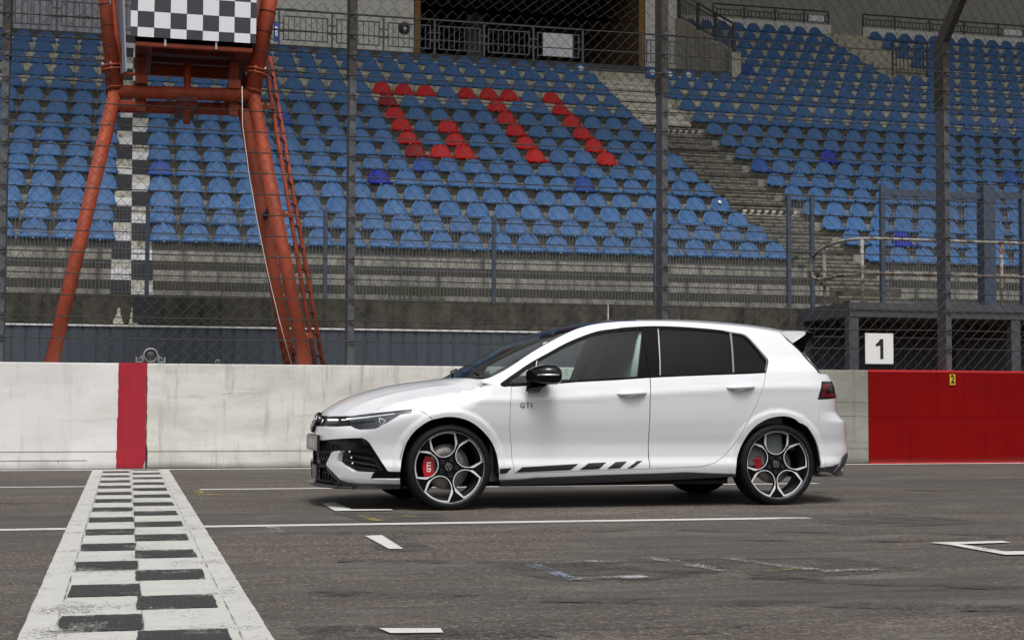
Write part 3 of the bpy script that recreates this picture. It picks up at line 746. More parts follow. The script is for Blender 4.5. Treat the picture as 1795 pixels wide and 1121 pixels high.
# ---- access platform at the right
pl = empty('steel_platform', label='grey steel platform on posts behind the fence at the right', cat='platform')
PY0, PY1 = 19.5, 21.2
MB().box(9.96, 14.6, PY0, PY0+.07, 2.0, 2.10).build('edge_beam', M['platform'], pl); MB().box(9.93, 14.6, PY0-.02, PY0+.09, 2.102, 2.205).build('deck_edge', M['platform'], pl)
MB().box(9.90, 9.955, PY0, PY1, 2.0, 2.20).build('side_beam', M['platform'], pl); MB().box(9.96, 14.6, PY0+.10, PY1, 2.15, 2.19).build('deck', M['platform'], pl)
for x in (9.97, 12.55, 14.5):
    for y in (PY0+.08, PY1-.10): MB().box(x-.075, x+.075, y-.07, y+.07, 0, 1.998).build('support', M['platform'], pl, bevel=.006)
g = empty('platform_gate', label='blue steel gate frame with rod panels above the platform', cat='gate')
GY = 20.6
MB().box(10.97, 11.04, GY-.035, GY+.035, 2.195, 4.06).build('post', M['steel_blue'], g)
MB().box(11.04, 12.66, GY-.03, GY+.03, 3.90, 4.0).build('top_beam', M['steel_blue'], g); MB().box(12.86, 14.6, GY-.03, GY+.03, 3.93, 4.03).build('top_beam', M['steel_blue'], g)
MB().box(12.66, 12.86, GY-.10, GY+.10, 2.195, 4.10).build('post', M['steel_blue'], g, bevel=.004); MB().box(13.35, 13.47, GY-.05, GY+.05, 2.195, 4.06).build('post', M['steel_blue'], g)
rods(11.05, 12.65, 2.3, 3.88, GY, parent=g); rods(12.87, 13.34, 2.3, 3.9, GY, parent=g); rods(13.48, 14.6, 2.3, 3.9, GY, parent=g)
# ---- old pipe railing
pr_ = empty('pipe_railing', label='rusty white tube handrail with rounded end on the platform', cat='railing')
def pipe(pts, name='rail', r=.024): return MB().tube(pts, r, 8).build(name, M['rust_pipe'], pr_)
def bez(P, n=10):
    o = []
    for i in range(n+1):
        t_ = i/n; o.append(tuple((1-t_)**2*a+2*t_*(1-t_)*b+t_*t_*c for a, b, c in zip(*P)))
    return o
RY = 19.56
up_ = [(14.6, RY, 3.12)]+bez([(10.35, RY, 3.12), (9.99, RY, 3.12), (9.96, RY+.45, 3.10)])+[(9.95, RY+.8, 3.07)]+bez([(9.95, RY+.95, 3.05), (9.95, RY+1.25, 3.0), (9.95, RY+1.27, 2.84)])+bez([(9.95, RY+1.27, 2.76), (9.95, RY+1.22, 2.60), (9.95, RY+.95, 2.60)])+[(9.96, RY+.45, 2.61)]+bez([(9.96, RY+.40, 2.61), (9.99, RY, 2.62), (10.35, RY, 2.62)])+[(14.6, RY, 2.62)]
pipe(up_)
for x, y in ((10.13, RY), (12.36, RY), (14.4, RY), (9.96, RY+.85)): MB().tube([(x, y, 1.99), (x, y, 3.10)], .024, 8).build('post', M['rust_pipe'], pr_)

# weeds
b = MB(); r3 = random.Random(5)
for i in range(90):
    x = 3.6+r3.random()*.95; y = 21.8+r3.uniform(-.04, .1); h = r3.uniform(.1, .42); dx = r3.uniform(-.12, .12); w = .006
    b.add([(x-w, y, 2.22), (x+w, y, 2.22), (x+dx*.5+w*.7, y, 2.22+h*.6), (x+dx, y-.02, 2.22+h), (x+dx*.5-w*.7, y, 2.22+h*.6)], [(0, 1, 2, 4), (4, 2, 3)])
b.build('weeds', M['weed'], None, fix=False, kind='stuff', label='tuft of green weeds on the terrace behind the rod fence', cat='weeds')

# ------------------------------------------------------------------ seats
def seat_mesh(name, m):
    """moulded shell: arched back leaning away, shallow pan, rolled front lip; origin at the bolt in the lip"""
    rows = []
    def width(t): return t
    # profile down the centre: from lip bottom over the pan to the back's top: (y, z, halfwidth)
    prof = [(.040, .002, .218), (.008, .006, .230), (-.010, .026, .236), (-.008, .050, .237), (.012, .062, .234), (.10, .060, .222), (.18, .060, .214), (.215, .078, .213)]
    for q in (.06, .16, .28, .42, .56, .68, .79, .88, .95, .985):
        prof.append((.222+.085*q, .078+.262*q, .204*(1-.16*q)*(max(0., 1-q**3.0))**.5+.010))
    nx = 8; vs = []; fs = []
    for j, (y, z, w) in enumerate(prof):
        for i in range(nx+1):
            u = -1+2*i/nx
            cx = w*u; dish = .030*u*u if j > 7 else (.012*u*u if j > 4 else 0)
            y2 = y-(dish*.8 if j > 7 else 0)+(.018*u*u if 1 <= j <= 3 else 0); z2 = z+(dish if 4 < j <= 7 else 0)
            vs.append((cx, y2, z2))
    for j in range(len(prof)-1):
        for i in range(nx): a = j*(nx+1)+i; fs.append((a, a+1, a+nx+2, a+nx+1))
    n = len(vs)
    vs += [(x, y+.012, z-.004) for x, y, z in vs]
    fs += [tuple(reversed([q+n for q in f])) for f in fs]
    edge = [i for i in range(nx+1)]+[(nx+1)*j+nx for j in range(1, len(prof))]+[(len(prof)-1)*(nx+1)+i for i in reversed(range(nx))]+[(nx+1)*j for j in reversed(range(1, len(prof)-1))]
    for a, b in zip(edge, edge[1:]+edge[:1]): fs.append((b, a, a+n, b+n))
    b = MB(); b.add(vs, fs, True); me = b.mesh(name, M[m]); return me
SEATM = {m: seat_mesh('seat', m) for m in ('seat_blue', 'seat_deep', 'seat_mid', 'seat_pale', 'seat_red', 'seat_darkred')}
cb = MB(); cb.lathe([(.0, -.012), (.008, -.010), (.011, 0)], 8, Matrix.Translation((0, -.004, .012))); CAPM = cb.mesh('bolt_cap', M['cap'])
cb = MB(); cb.lathe([(.0, -.0045), (.070, -.0045), (.073, .000)], 20, Matrix.Translation((0, .248, .21)) @ Matrix.Rotation(R(-15), 4, 'X')); STM = cb.mesh('sticker', M['sticker'])
ORD = ['', 'first', 'second', 'third', 'fourth', 'fifth', 'sixth', 'seventh', 'eighth', 'ninth', 'tenth', 'eleventh', 'twelfth', 'thirteenth', 'fourteenth', 'fifteenth', 'sixteenth', 'seventeenth',
       'eighteenth', 'nineteenth', 'twentieth', 'twenty-first', 'twenty-second', 'twenty-third', 'twenty-fourth', 'twenty-fifth', 'twenty-sixth', 'twenty-seventh', 'twenty-eighth', 'twenty-ninth', 'thirtieth']
def project(P):
    q = Vector(P)-Vector((0, 0, CAM_H)); d = q.dot(_f2)
    return 897.5+FPX*q.dot(_r3)/d, 560.5-FPX*q.dot(_u3)/d
seats = []
for k in range(0, 21):
    for blk, X0, n, s in (('L', -.41, 12, -1), ('M', .56, 22, 1), ('R', 12.98, 42, 1)):
        if k > 14 and blk != 'R': continue
        for i in range(n):
            x = X0+s*.5*i
            if blk == 'R':
                if k == 14 and False: continue
                if k > 14 and x < 15.65: continue
                if k >= 16 and 20.35 < x < 21.75: continue
            px, py = project((x, YR(k)+.3, ZC[k]+.2))
            if px < -260 or px > 2150 or py < -60: continue
            seats.append([k, blk, i+1, x, YR(k), ZC[k], px, py])
SPEC = {'seat_red': [(672, 154), (709, 156), (746, 158), (821, 162), (857, 165), (894, 167), (967, 172), (873, 187), (983, 194), (693, 199), (887, 207), (1000, 213),
                     (704, 219), (784, 223), (903, 230), (1020, 236), (716, 242), (798, 246), (919, 252), (1038, 257), (770, 266), (814, 268), (939, 274), (1059, 279)],
        'seat_darkred': [(682, 177), (729, 263)], 'seat_deep': [(663, 312), (1452, 276), (1575, 414)], 'seat_mid': [(1018, 325), (740, 288), (283, 296), (496, 202), (1331, 293), (1316, 123), (1766, 309)],
        'seat_pale': [(1441, 197), (1600, 206), (1632, 208), (1697, 210), (1728, 212), (1758, 214), (1790, 216)], 'sticker': [(1018, 119), (1151, 130), (1182, 131), (1212, 132)], 'blotch': [(1253, 357)]}
sm = {}
for m_, L in SPEC.items():
    for q in L:
        best = min(range(len(seats)), key=lambda j: (seats[j][6]-q[0])**2+(seats[j][7]-q[1])**2)
        sm.setdefault(best, []).append(m_)
order = sorted(range(len(seats)), key=lambda j: (j not in sm, not -20 < seats[j][6] < 1815, seats[j][0] > 14, seats[j][4]**2+seats[j][3]**2))
single = set(order[:312]); rest = MB(); restcap = MB()
COLW = {'seat_blue': 'blue', 'seat_deep': 'vivid dark blue', 'seat_mid': 'darker blue', 'seat_pale': 'faded pale blue', 'seat_red': 'red', 'seat_darkred': 'dark red'}
for j, (k, blk, i, x, y, z, px, py) in enumerate(seats):
    sp = sm.get(j, []); m_ = next((s for s in sp if s.startswith('seat_')), 'seat_blue')
    ref = {'L': 'left of the chequered stair', 'M': 'right of the chequered stair', 'R': 'right of the unpainted aisle'}[blk]
    if j in single:
        lab = '%s plastic seat, %s row up, %s seat %s' % (COLW[m_], ORD[k+1], ORD[i], ref)
        if 'sticker' in sp: lab = 'blue seat with round white sticker, %s row up, %s %s' % (ORD[k+1], ORD[i], ref)
        if 'blotch' in sp: lab = 'blue seat with white blotch, %s row up, %s %s' % (ORD[k+1], ORD[i], ref)
        o = new_obj('stadium_seat', SEATM[m_], label=lab, cat='seat', group='plastic seats on the grandstand')
        o.location = (x, y, z); o.rotation_euler = (R(random.Random(j).uniform(-3, 3)), R(random.Random(j+5).uniform(-1.2, 1.2)), R(random.Random(j+9).uniform(-3, 3)))
        c = new_obj('bolt_cap', CAPM, o)
        if 'sticker' in sp or 'blotch' in sp:
            q = new_obj('sticker', STM, o)
            if 'blotch' in sp: q.scale = (.55, 1, .5); q.location = (0, -.004, .13)
    else:
        me = SEATM['seat_blue']; rest.add([(v.co.x+x, v.co.y+y, v.co.z+z) for v in me.vertices], [tuple(p.vertices) for p in me.polygons], True)
        restcap.add([(v.co.x+x, v.co.y+y, v.co.z+z) for v in CAPM.vertices], [tuple(p.vertices) for p in CAPM.polygons], True)
ro = rest.build('stadium_seats', M['seat_blue'], None, fix=False, kind='stuff', label='mass of blue plastic seats in the upper rows', cat='seats')
restcap.build('bolt_caps', M['cap'], ro, fix=False)
print('seats', len(seats), 'single', len(single))

# ------------------------------------------------------------------ start gantry
ga = empty('start_gantry', label='orange tubular start gantry holding a chequered box above the track wall', cat='gantry')
def gt(name, pts, r, m='orange', n=20, **kw): return MB().tube(pts, r, n, **kw).build(name, M[m], ga)
for gy, first in ((18.22, True), (19.15, False)):
    s = 1.0
    L0, L1 = (-1.07, gy, 0), (-.16, gy, 4.42); R0, R1 = (2.34, gy, 0), (1.43, gy, 4.47)
    if not first: L0, L1 = (-1.135, gy, 0), (-.195, gy, 4.42); R0, R1 = (2.245, gy, 0), (1.39, gy, 4.45)
    def cor(a, b, c, n=7, f=.06):
        A, B, C_ = Vector(a), Vector(b), Vector(c); p0 = B+(A-B).normalized()*f*2; p2 = B+(C_-B).normalized()*f*2
        return [tuple((1-t)**2*p0+2*t*(1-t)*B+t*t*p2) for t in [i/n for i in range(n+1)]]
    gt('leg', [L0, L1], .080); gt('leg', [R0, R1], .080)
    gt('cross_tube', [(-.19, gy, 4.40), (1.42, gy, 4.44)], .078)
    LT = (-.39, gy, 6.4); RT = (1.75, gy, 6.4)
    if first:
        gt('column', [L1, LT], .095); gt('column', [R1, RT], .095)
        for a, b in ((L1, LT), (R1, RT)):
            A, B = Vector(a), Vector(b); d = (B-A).normalized()
            gt('flange', [A+d*.22, A+d*.245], .145, n=24); gt('flange', [A+d*.265, A+d*.29], .145, n=24)
            gt('flange', [A+d*.02, A+d*.035], .105, n=24)
            for q in (.5, .75, 1.0, 1.25): gt('collar', [A+d*q, A+d*(q+.012)], .101, 'orange_dark', 24)
            for w in range(6):
                an = w*math.pi/3+.3; c = A+d*.21+Vector((math.cos(an)*.125, math.sin(an)*.125, 0)); MB().tube([c, c+d*.10], .010, 6).build('flange_bolt', M['bolt'], ga)
    else:
        gt('column', [L1, (-.30, gy, 6.4)], .085, 'orange_dark'); gt('column', [R1, (1.62, gy, 6.4)], .085, 'orange_dark')
gt('centre_post', [(.66, 18.22, 4.06), (.66, 18.22, 4.80)], .042); gt('centre_clamp', [(.66, 18.22, 4.27), (.66, 18.22, 4.33)], .11)
MB().box(.54, .78, 18.08, 19.25, 4.30, 4.36).build('centre_beam', M['orange_dark'], ga)
for x in (.06, 1.14): MB().box(x, x+.14, 18.14, 19.25, 4.50, 4.60).build('bearer', M['orange'], ga); MB().box(x+.02, x+.12, 18.28, 18.36, 4.2, 4.84).build('bracket', M['orange'], ga)
for a, b in (((2.06, 18.42, 1.4), (2.06, 18.95, 1.4)), ((1.65, 18.42, 3.1), (1.65, 18.95, 3.1))):
    gt('brace', [(a[0]+.02, 18.22, a[2]), (b[0]+.02, 19.15, b[2])], .045, 'orange_dark', 10)
MB().box(1.66, 1.72, 18.09, 18.11, 5.08, 5.30).build('blue_tag', M['tag_blue'], ga); MB().box(1.675, 1.705, 18.084, 18.089, 5.14, 5.26).build('tag_print', M['letter_white'], ga)
# cabin
F0, F1, B0, B1 = 17.60, 17.62, 17.64, 19.35
cabin = MB(); cx0, cx1 = .055, 1.375; zb = 4.86
for y_ in (B0+.02, B1-.10): MB().box(cx0, cx1, y_, y_+.08, zb-.02, zb+.10).build('floor_beam', M['orange'], ga)
for x in (cx0, cx1-.19): MB().box(x, x+.19, B0+.10, B1-.10, zb-.015, zb+.03).build('floor_plate', M['orange_dark'], ga)
MB().box(cx0+.19, cx1-.19, B0+.9, B0+1.0, zb-.01, zb+.06).build('floor_rib', M['orange_dark'], ga)
MB().box(cx0+.19, cx1-.19, B0+.42, B0+.48, zb-.01, zb+.06).build('floor_rib', M['orange_dark'], ga)
MB().box(cx0, cx1, B0+.05, B1, zb+.10, zb+.13).build('cabin_floor', M['orange_dark'], ga)
MB().box(cx0, cx0+.03, B0+.08, B1, zb+.10, 7.2).box(cx1-.03, cx1, B0+.08, B1, zb+.10, 7.2).box(cx0+.03, cx1-.03, B1-.04, B1, zb+.10, 7.2).build('cabin_wall', M['orange_dark'], ga)
for x in (.385, .96): MB().box(x-.012, x+.012, B0-.01, B0+.02, 4.84, 4.99).build('panel_bracket', M['bolt'], ga)
MB().box(cx0-.01, cx1+.01, B0+.02, B0+.05, 4.88, 4.99).build('fascia', M['orange_dark'], ga)
# chequered front: each field its own piece
def PXF(x): return .02+(x-233)/(447-233)*(1.395-.02)
xs = [-.004, .074, .258, .440, .622, .804, .986, 1.163, 1.345, 1.412]
z = 4.925; zr = [4.925, 5.035]
while zr[-1] < 6.9: zr.append(zr[-1]+.185)
q1 = {}
for j in range(len(zr)-1):
    for i in range(len(xs)-1):
        w = (i+j) % 2 == 1; x0, x1 = xs[i], xs[i+1]
        key = (round(x1-x0, 3), round(zr[j+1]-zr[j], 3), w)
        if key not in q1: q1[key] = MB().box(.0008, x1-x0-.0008, 0, .012, .0008, zr[j+1]-zr[j]-.0008).mesh('chequer_field', M['banner_w' if w else 'banner_b'])
        o = new_obj('chequer_field', q1[key], ga); o.location = (x0, F0, zr[j])
MB().box(-.002, 1.41, F0+.013, F0+.03, 4.93, 6.9).build('chequer_backing', M['banner_b'], ga)
b = MB(); b.add([(-.035, 17.62, 4.52), (-.12, 18.35, 4.62), (-.20, 18.35, 6.9), (-.16, 17.62, 6.9)]+[(-.050, 17.62, 4.52), (-.135, 18.35, 4.62), (-.215, 18.35, 6.9), (-.175, 17.62, 6.9)],
                [(0, 1, 2, 3), (7, 6, 5, 4), (0, 3, 7, 4), (1, 5, 6, 2), (0, 4, 5, 1)]); b.build('side_board', M['banner_grey'], ga)
gt('side_frame', [(-.055, 18.0, 4.55), (-.16, 17.9, 5.0), (-.22, 17.9, 5.6), (-.26, 17.9, 6.6)], .022)
gt('side_frame', [(-.055, 18.0, 4.57), (.10, 18.0, 4.57)], .018); gt('side_strip', [(-.235, 17.86, 5.34), (-.27, 17.86, 6.5)], .010, 'banner_w', 8)
# ladder up the right-hand leg
ld = empty('access_ladder', label='orange ladder with rungs leaning on the right leg of the start gantry', cat='ladder')
ladL = [(2.48, 18.62, .0), (1.58, 18.62, 5.10)]; ladR = [(2.62, 18.62, .0), (1.69, 18.62, 5.08)]
lL = lambda t: Vector(ladL[0]).lerp(Vector(ladL[1]), t); lR = lambda t: Vector(ladR[0]).lerp(Vector(ladR[1]), t)+Vector((0, .30, 0))
MB().tube([lL(0), lL(1)], .028, 10).build('stile', M['orange'], ld); MB().tube([lR(0), lR(1)], .028, 10).build('stile', M['orange'], ld)
for i in range(1, 19): MB().tube([lL(i/19), lR(i/19)], .013, 8).build('rung', M['orange_dark'], ld)
for t_ in (.31, .60, .86):
    p = lL(t_); MB().box(p.x-.19, p.x+.02, 18.55, 18.58, p.z-.035, p.z+.04).build('clip', M['orange'], ld)
    for dx in (-.13, -.06): MB().tube([(p.x+dx, 18.54, p.z+.02), (p.x+dx, 18.55, p.z+.02)], .014, 8).build('clip_bolt', M['bolt'], ld)
rp = [(1.27, 17.76, 4.45), (1.28, 17.76, 4.0), (1.36, 17.76, 3.45), (1.46, 17.76, 2.9), (1.60, 17.76, 2.25), (1.74, 17.76, 1.70), (1.885, 17.80, 1.215)]
MB().tube(rp, .0042, 6).build('rope', M['rope'], None, label='thin white rope hanging down beside the right gantry leg', cat='rope')

# ------------------------------------------------------------------ pit building across the track: out of view, added to darken the car's reflections
pb_ = empty('unseen_pit_building', label='unseen long grey pit building with garage doors, added for dark reflections', cat='building')
MB().box(-45, 55, -34, -24.0, 0, 8.6).build('wall', M['pit_wall'], pb_)
for i in range(16): MB().box(-43+i*6.1, -38.6+i*6.1, -24.0, -23.95, .0, 3.3).build('garage_door', M['cladding'], pb_)
MB().box(-45, 55, -24.0, -23.9, 4.6, 6.6).build('window_band', M['black_strip'], pb_)
MB().box(-46, 56, -35, -22.6, 8.6, 9.1).build('roof', M['backwall'], pb_)

def tyre_mark(pts, w):
    a = [Vector(p) for p in pts]; sp_ = []
    for i in range(len(a)-1):
        p0, p1, p2, p3 = a[max(i-1, 0)], a[i], a[i+1], a[min(i+2, len(a)-1)]
        for q in range(8): t_ = q/8; sp_.append(.5*((2*p1)+(p2-p0)*t_+(2*p0-5*p1+4*p2-p3)*t_*t_+(3*p1-p0-3*p2+p3)*t_**3))
    sp_.append(a[-1]); L = []; Rr = []
    for i, p in enumerate(sp_):
        d = (sp_[min(i+1, len(sp_)-1)]-sp_[max(i-1, 0)]).normalized(); n_ = Vector((-d.y, d.x))*w/2; L.append(tuple(p+n_)); Rr.append(tuple(p-n_))
    me = bpy.data.meshes.new('tyre_mark'); n = len(L); me.from_pydata([(x, y, .0055) for x, y in L+Rr], [], [(i+n, i+n+1, i+1, i) for i in range(n-1)]); me.materials.append(M['tyre_mark']); me.update()
    if me.polygons[0].normal.z < 0: me.flip_normals()
    new_obj('tyre_mark', me, rm)
for pts, w in (([(.75, 6.4), (1.5, 6.05), (2.4, 5.7), (3.6, 5.2)], .19), ([(1.05, 7.6), (2.0, 7.25), (3.2, 6.2), (4.4, 5.6)], .16), ([(.9, 9.25), (2.0, 9.05), (3.4, 8.9), (5.2, 8.2), (7.5, 7.4)], .15),
               ([(3.2, 8.35), (4.3, 8.0), (5.6, 8.3), (7.0, 8.7)], .14), ([(-3, 6.5), (-1.6, 6.35), (-.5, 6.5)], .17), ([(4.9, 12.6), (6.5, 12.4), (9, 12.7), (12, 12.5)], .2), ([(-4, 12.2), (-2, 12.3), (-.4, 12.15)], .2), ([(.7, 5.4), (1.2, 5.15), (2.2, 5.05)], .2)):
    tyre_mark(pts, w)
# ------------------------------------------------------------------ the car
CARX, CARY, CARA = 2.2962, 11.7625, .0232
car = empty('hatchback_car', (CARX, CARY, 0), CARA, label='white five-door hatchback parked side-on beside the chequered finish line', cat='car')
def lerp_tab(tab, v):
    if v <= tab[0][0]: return tab[0][1]
    for (a, b), (c, d) in zip(tab, tab[1:]):
        if v <= c:
            return b + (d - b) * (v - a) / (c - a)
    return tab[-1][1]

def smooth_tab(tab):
    """monotone cubic interpolation through the table"""
    n = len(tab); xs = [t[0] for t in tab]; ys = [t[1] for t in tab]
    d = [(ys[i+1]-ys[i])/(xs[i+1]-xs[i]) for i in range(n-1)]
    m = [d[0]] + [0 if d[i-1]*d[i] <= 0 else 2*d[i-1]*d[i]/(d[i-1]+d[i]) for i in range(1, n-1)] + [d[-1]]
    def f(v):
        if v <= xs[0]: return ys[0]
        if v >= xs[-1]: return ys[-1]
        i = 0
        while v > xs[i+1]: i += 1
        h = xs[i+1]-xs[i]; t = (v-xs[i])/h
        return (ys[i]*(2*t**3-3*t*t+1) + h*m[i]*(t**3-2*t*t+t) + ys[i+1]*(3*t*t-2*t**3) + h*m[i+1]*(t**3-t*t))
    return f

def sstep(a, b, v):
    t = min(1, max(0, (v-a)/(b-a)))
    return t*t*(3-2*t)

WB = 2.627          # wheelbase
XA, XB = -0.10, 2.80  # where the plan rounding of nose and tail begins
PF, PR = 2.5, 3.0
SEC = smooth_tab([(.10, .790), (.17, .830), (.24, .866), (.31, .879), (.38, .860), (.46, .856), (.56, .871), (.66, .886),
                  (.76, .893), (.835, .895), (.865, .892), (.92, .877), (.98, .856)])
GLS = smooth_tab([(.98, .856), (1.05, .826), (1.15, .778), (1.25, .724), (1.33, .674), (1.39, .628), (1.43, .59), (1.46, .54)])
NOSE = smooth_tab([(.05, -.80), (.13, -.855), (.20, -.865), (.35, -.868), (.50, -.875), (.58, -.873), (.65, -.845), (.72, -.80), (.80, -.70), (.90, -.4)])
TAIL = smooth_tab([(.10, 3.30), (.24, 3.37), (.33, 3.44), (.40, 3.465), (.50, 3.447), (.60, 3.437), (.64, 3.428), (.68, 3.377), (.73, 3.333), (.83, 3.330), (.92, 3.305), (.97, 3.288), (1.05, 3.24), (1.20, 3.12), (1.35, 3.0), (1.45, 2.9)])

SHIFT = smooth_tab([(-.9, -.06), (.42, -.06), (.83, -.045), (1.29, -.015), (1.57, .0), (2.14, .03), (2.55, .05), (3.0, .055)])
FEND = smooth_tab([(-.85, .62), (-.7, .66), (-.563, .711), (-.475, .761), (-.372, .791), (-.209, .822), (-.037, .852), (.137, .875), (.25, .94), (.4, 1.05), (.6, 1.2)])

def plan(x, z):
    if x < XA:
        k = (XA-x)/(XA-NOSE(z))
        return 0. if k >= 1 else (1-k**PF)**(1/PF)
    if x > XB:
        k = (x-XB)/(TAIL(z)-XB)
        return 0. if k >= 1 else (1-k**PR)**(1/PR)
    return 1.

FLR = .408
def body_y(x, z):
    """half width of the body side at (x, z), without plan rounding"""
    z0 = z
    z = z - SHIFT(x)*sstep(.50, .85, z)
    if z <= .98:
        y = SEC(z)
        if x < .5:   # front fender rolls inward towards the bonnet shut line
            t = max(0, (z0-(FEND(x)-.15))/.15)
            y -= .105*(1-sstep(.05, .36, x))*min(t, 1.15)**2
        if x > 2.9:
            y -= .02*sstep(2.9, 3.3, x)
    else:
        y = GLS(z)
        q = sstep(.98, 1.12, z)
        if x < 1.0: y -= .05*((1.0-x)/.8)**2*q
        if x > 2.1: y -= .055*((x-2.1)/.9)**2*q
    if x > -.2: y += .004*max(0, 1-abs(z-.862)/.045)*sstep(-.2, .3, x)
    for wx in (0., WB):
        r = ((x-wx)**2+(z0-.325)**2)**.5
        if z0 > .12:
            y += .012*(1-min(1, max(0, (r-FLR+.013)/.026)))
    return y

def S(x, z):
    return body_y(x, z)*plan(x, z)

UC = .80
def to_u(x, z):
    """chart coordinate along the body: x in the middle, an angle round the nose and tail"""
    import math
    if x < XA:
        k = min(1., (XA-x)/(XA-NOSE(z)))
        th = math.asin(k**(PF/2))
        return XA-UC*th
    if x > XB:
        k = min(1., (x-XB)/(TAIL(z)-XB))
        th = math.asin(k**(PR/2))
        return XB+UC*th
    return x

def from_u(u, z):
    """chart -> (x, y)"""
    import math
    if u < XA:
        th = min(math.pi/2, (XA-u)/UC)
        k = math.sin(th)**(2/PF); c = max(0., math.cos(th))**(2/PF)
        x = XA-k*(XA-NOSE(z)); return x, body_y(x, z)*c
    if u > XB:
        th = min(math.pi/2, (u-XB)/UC)
        k = math.sin(th)**(2/PR); c = max(0., math.cos(th))**(2/PR)
        x = XB+k*(TAIL(z)-XB); return x, body_y(x, z)*c
    return u, body_y(u, z)

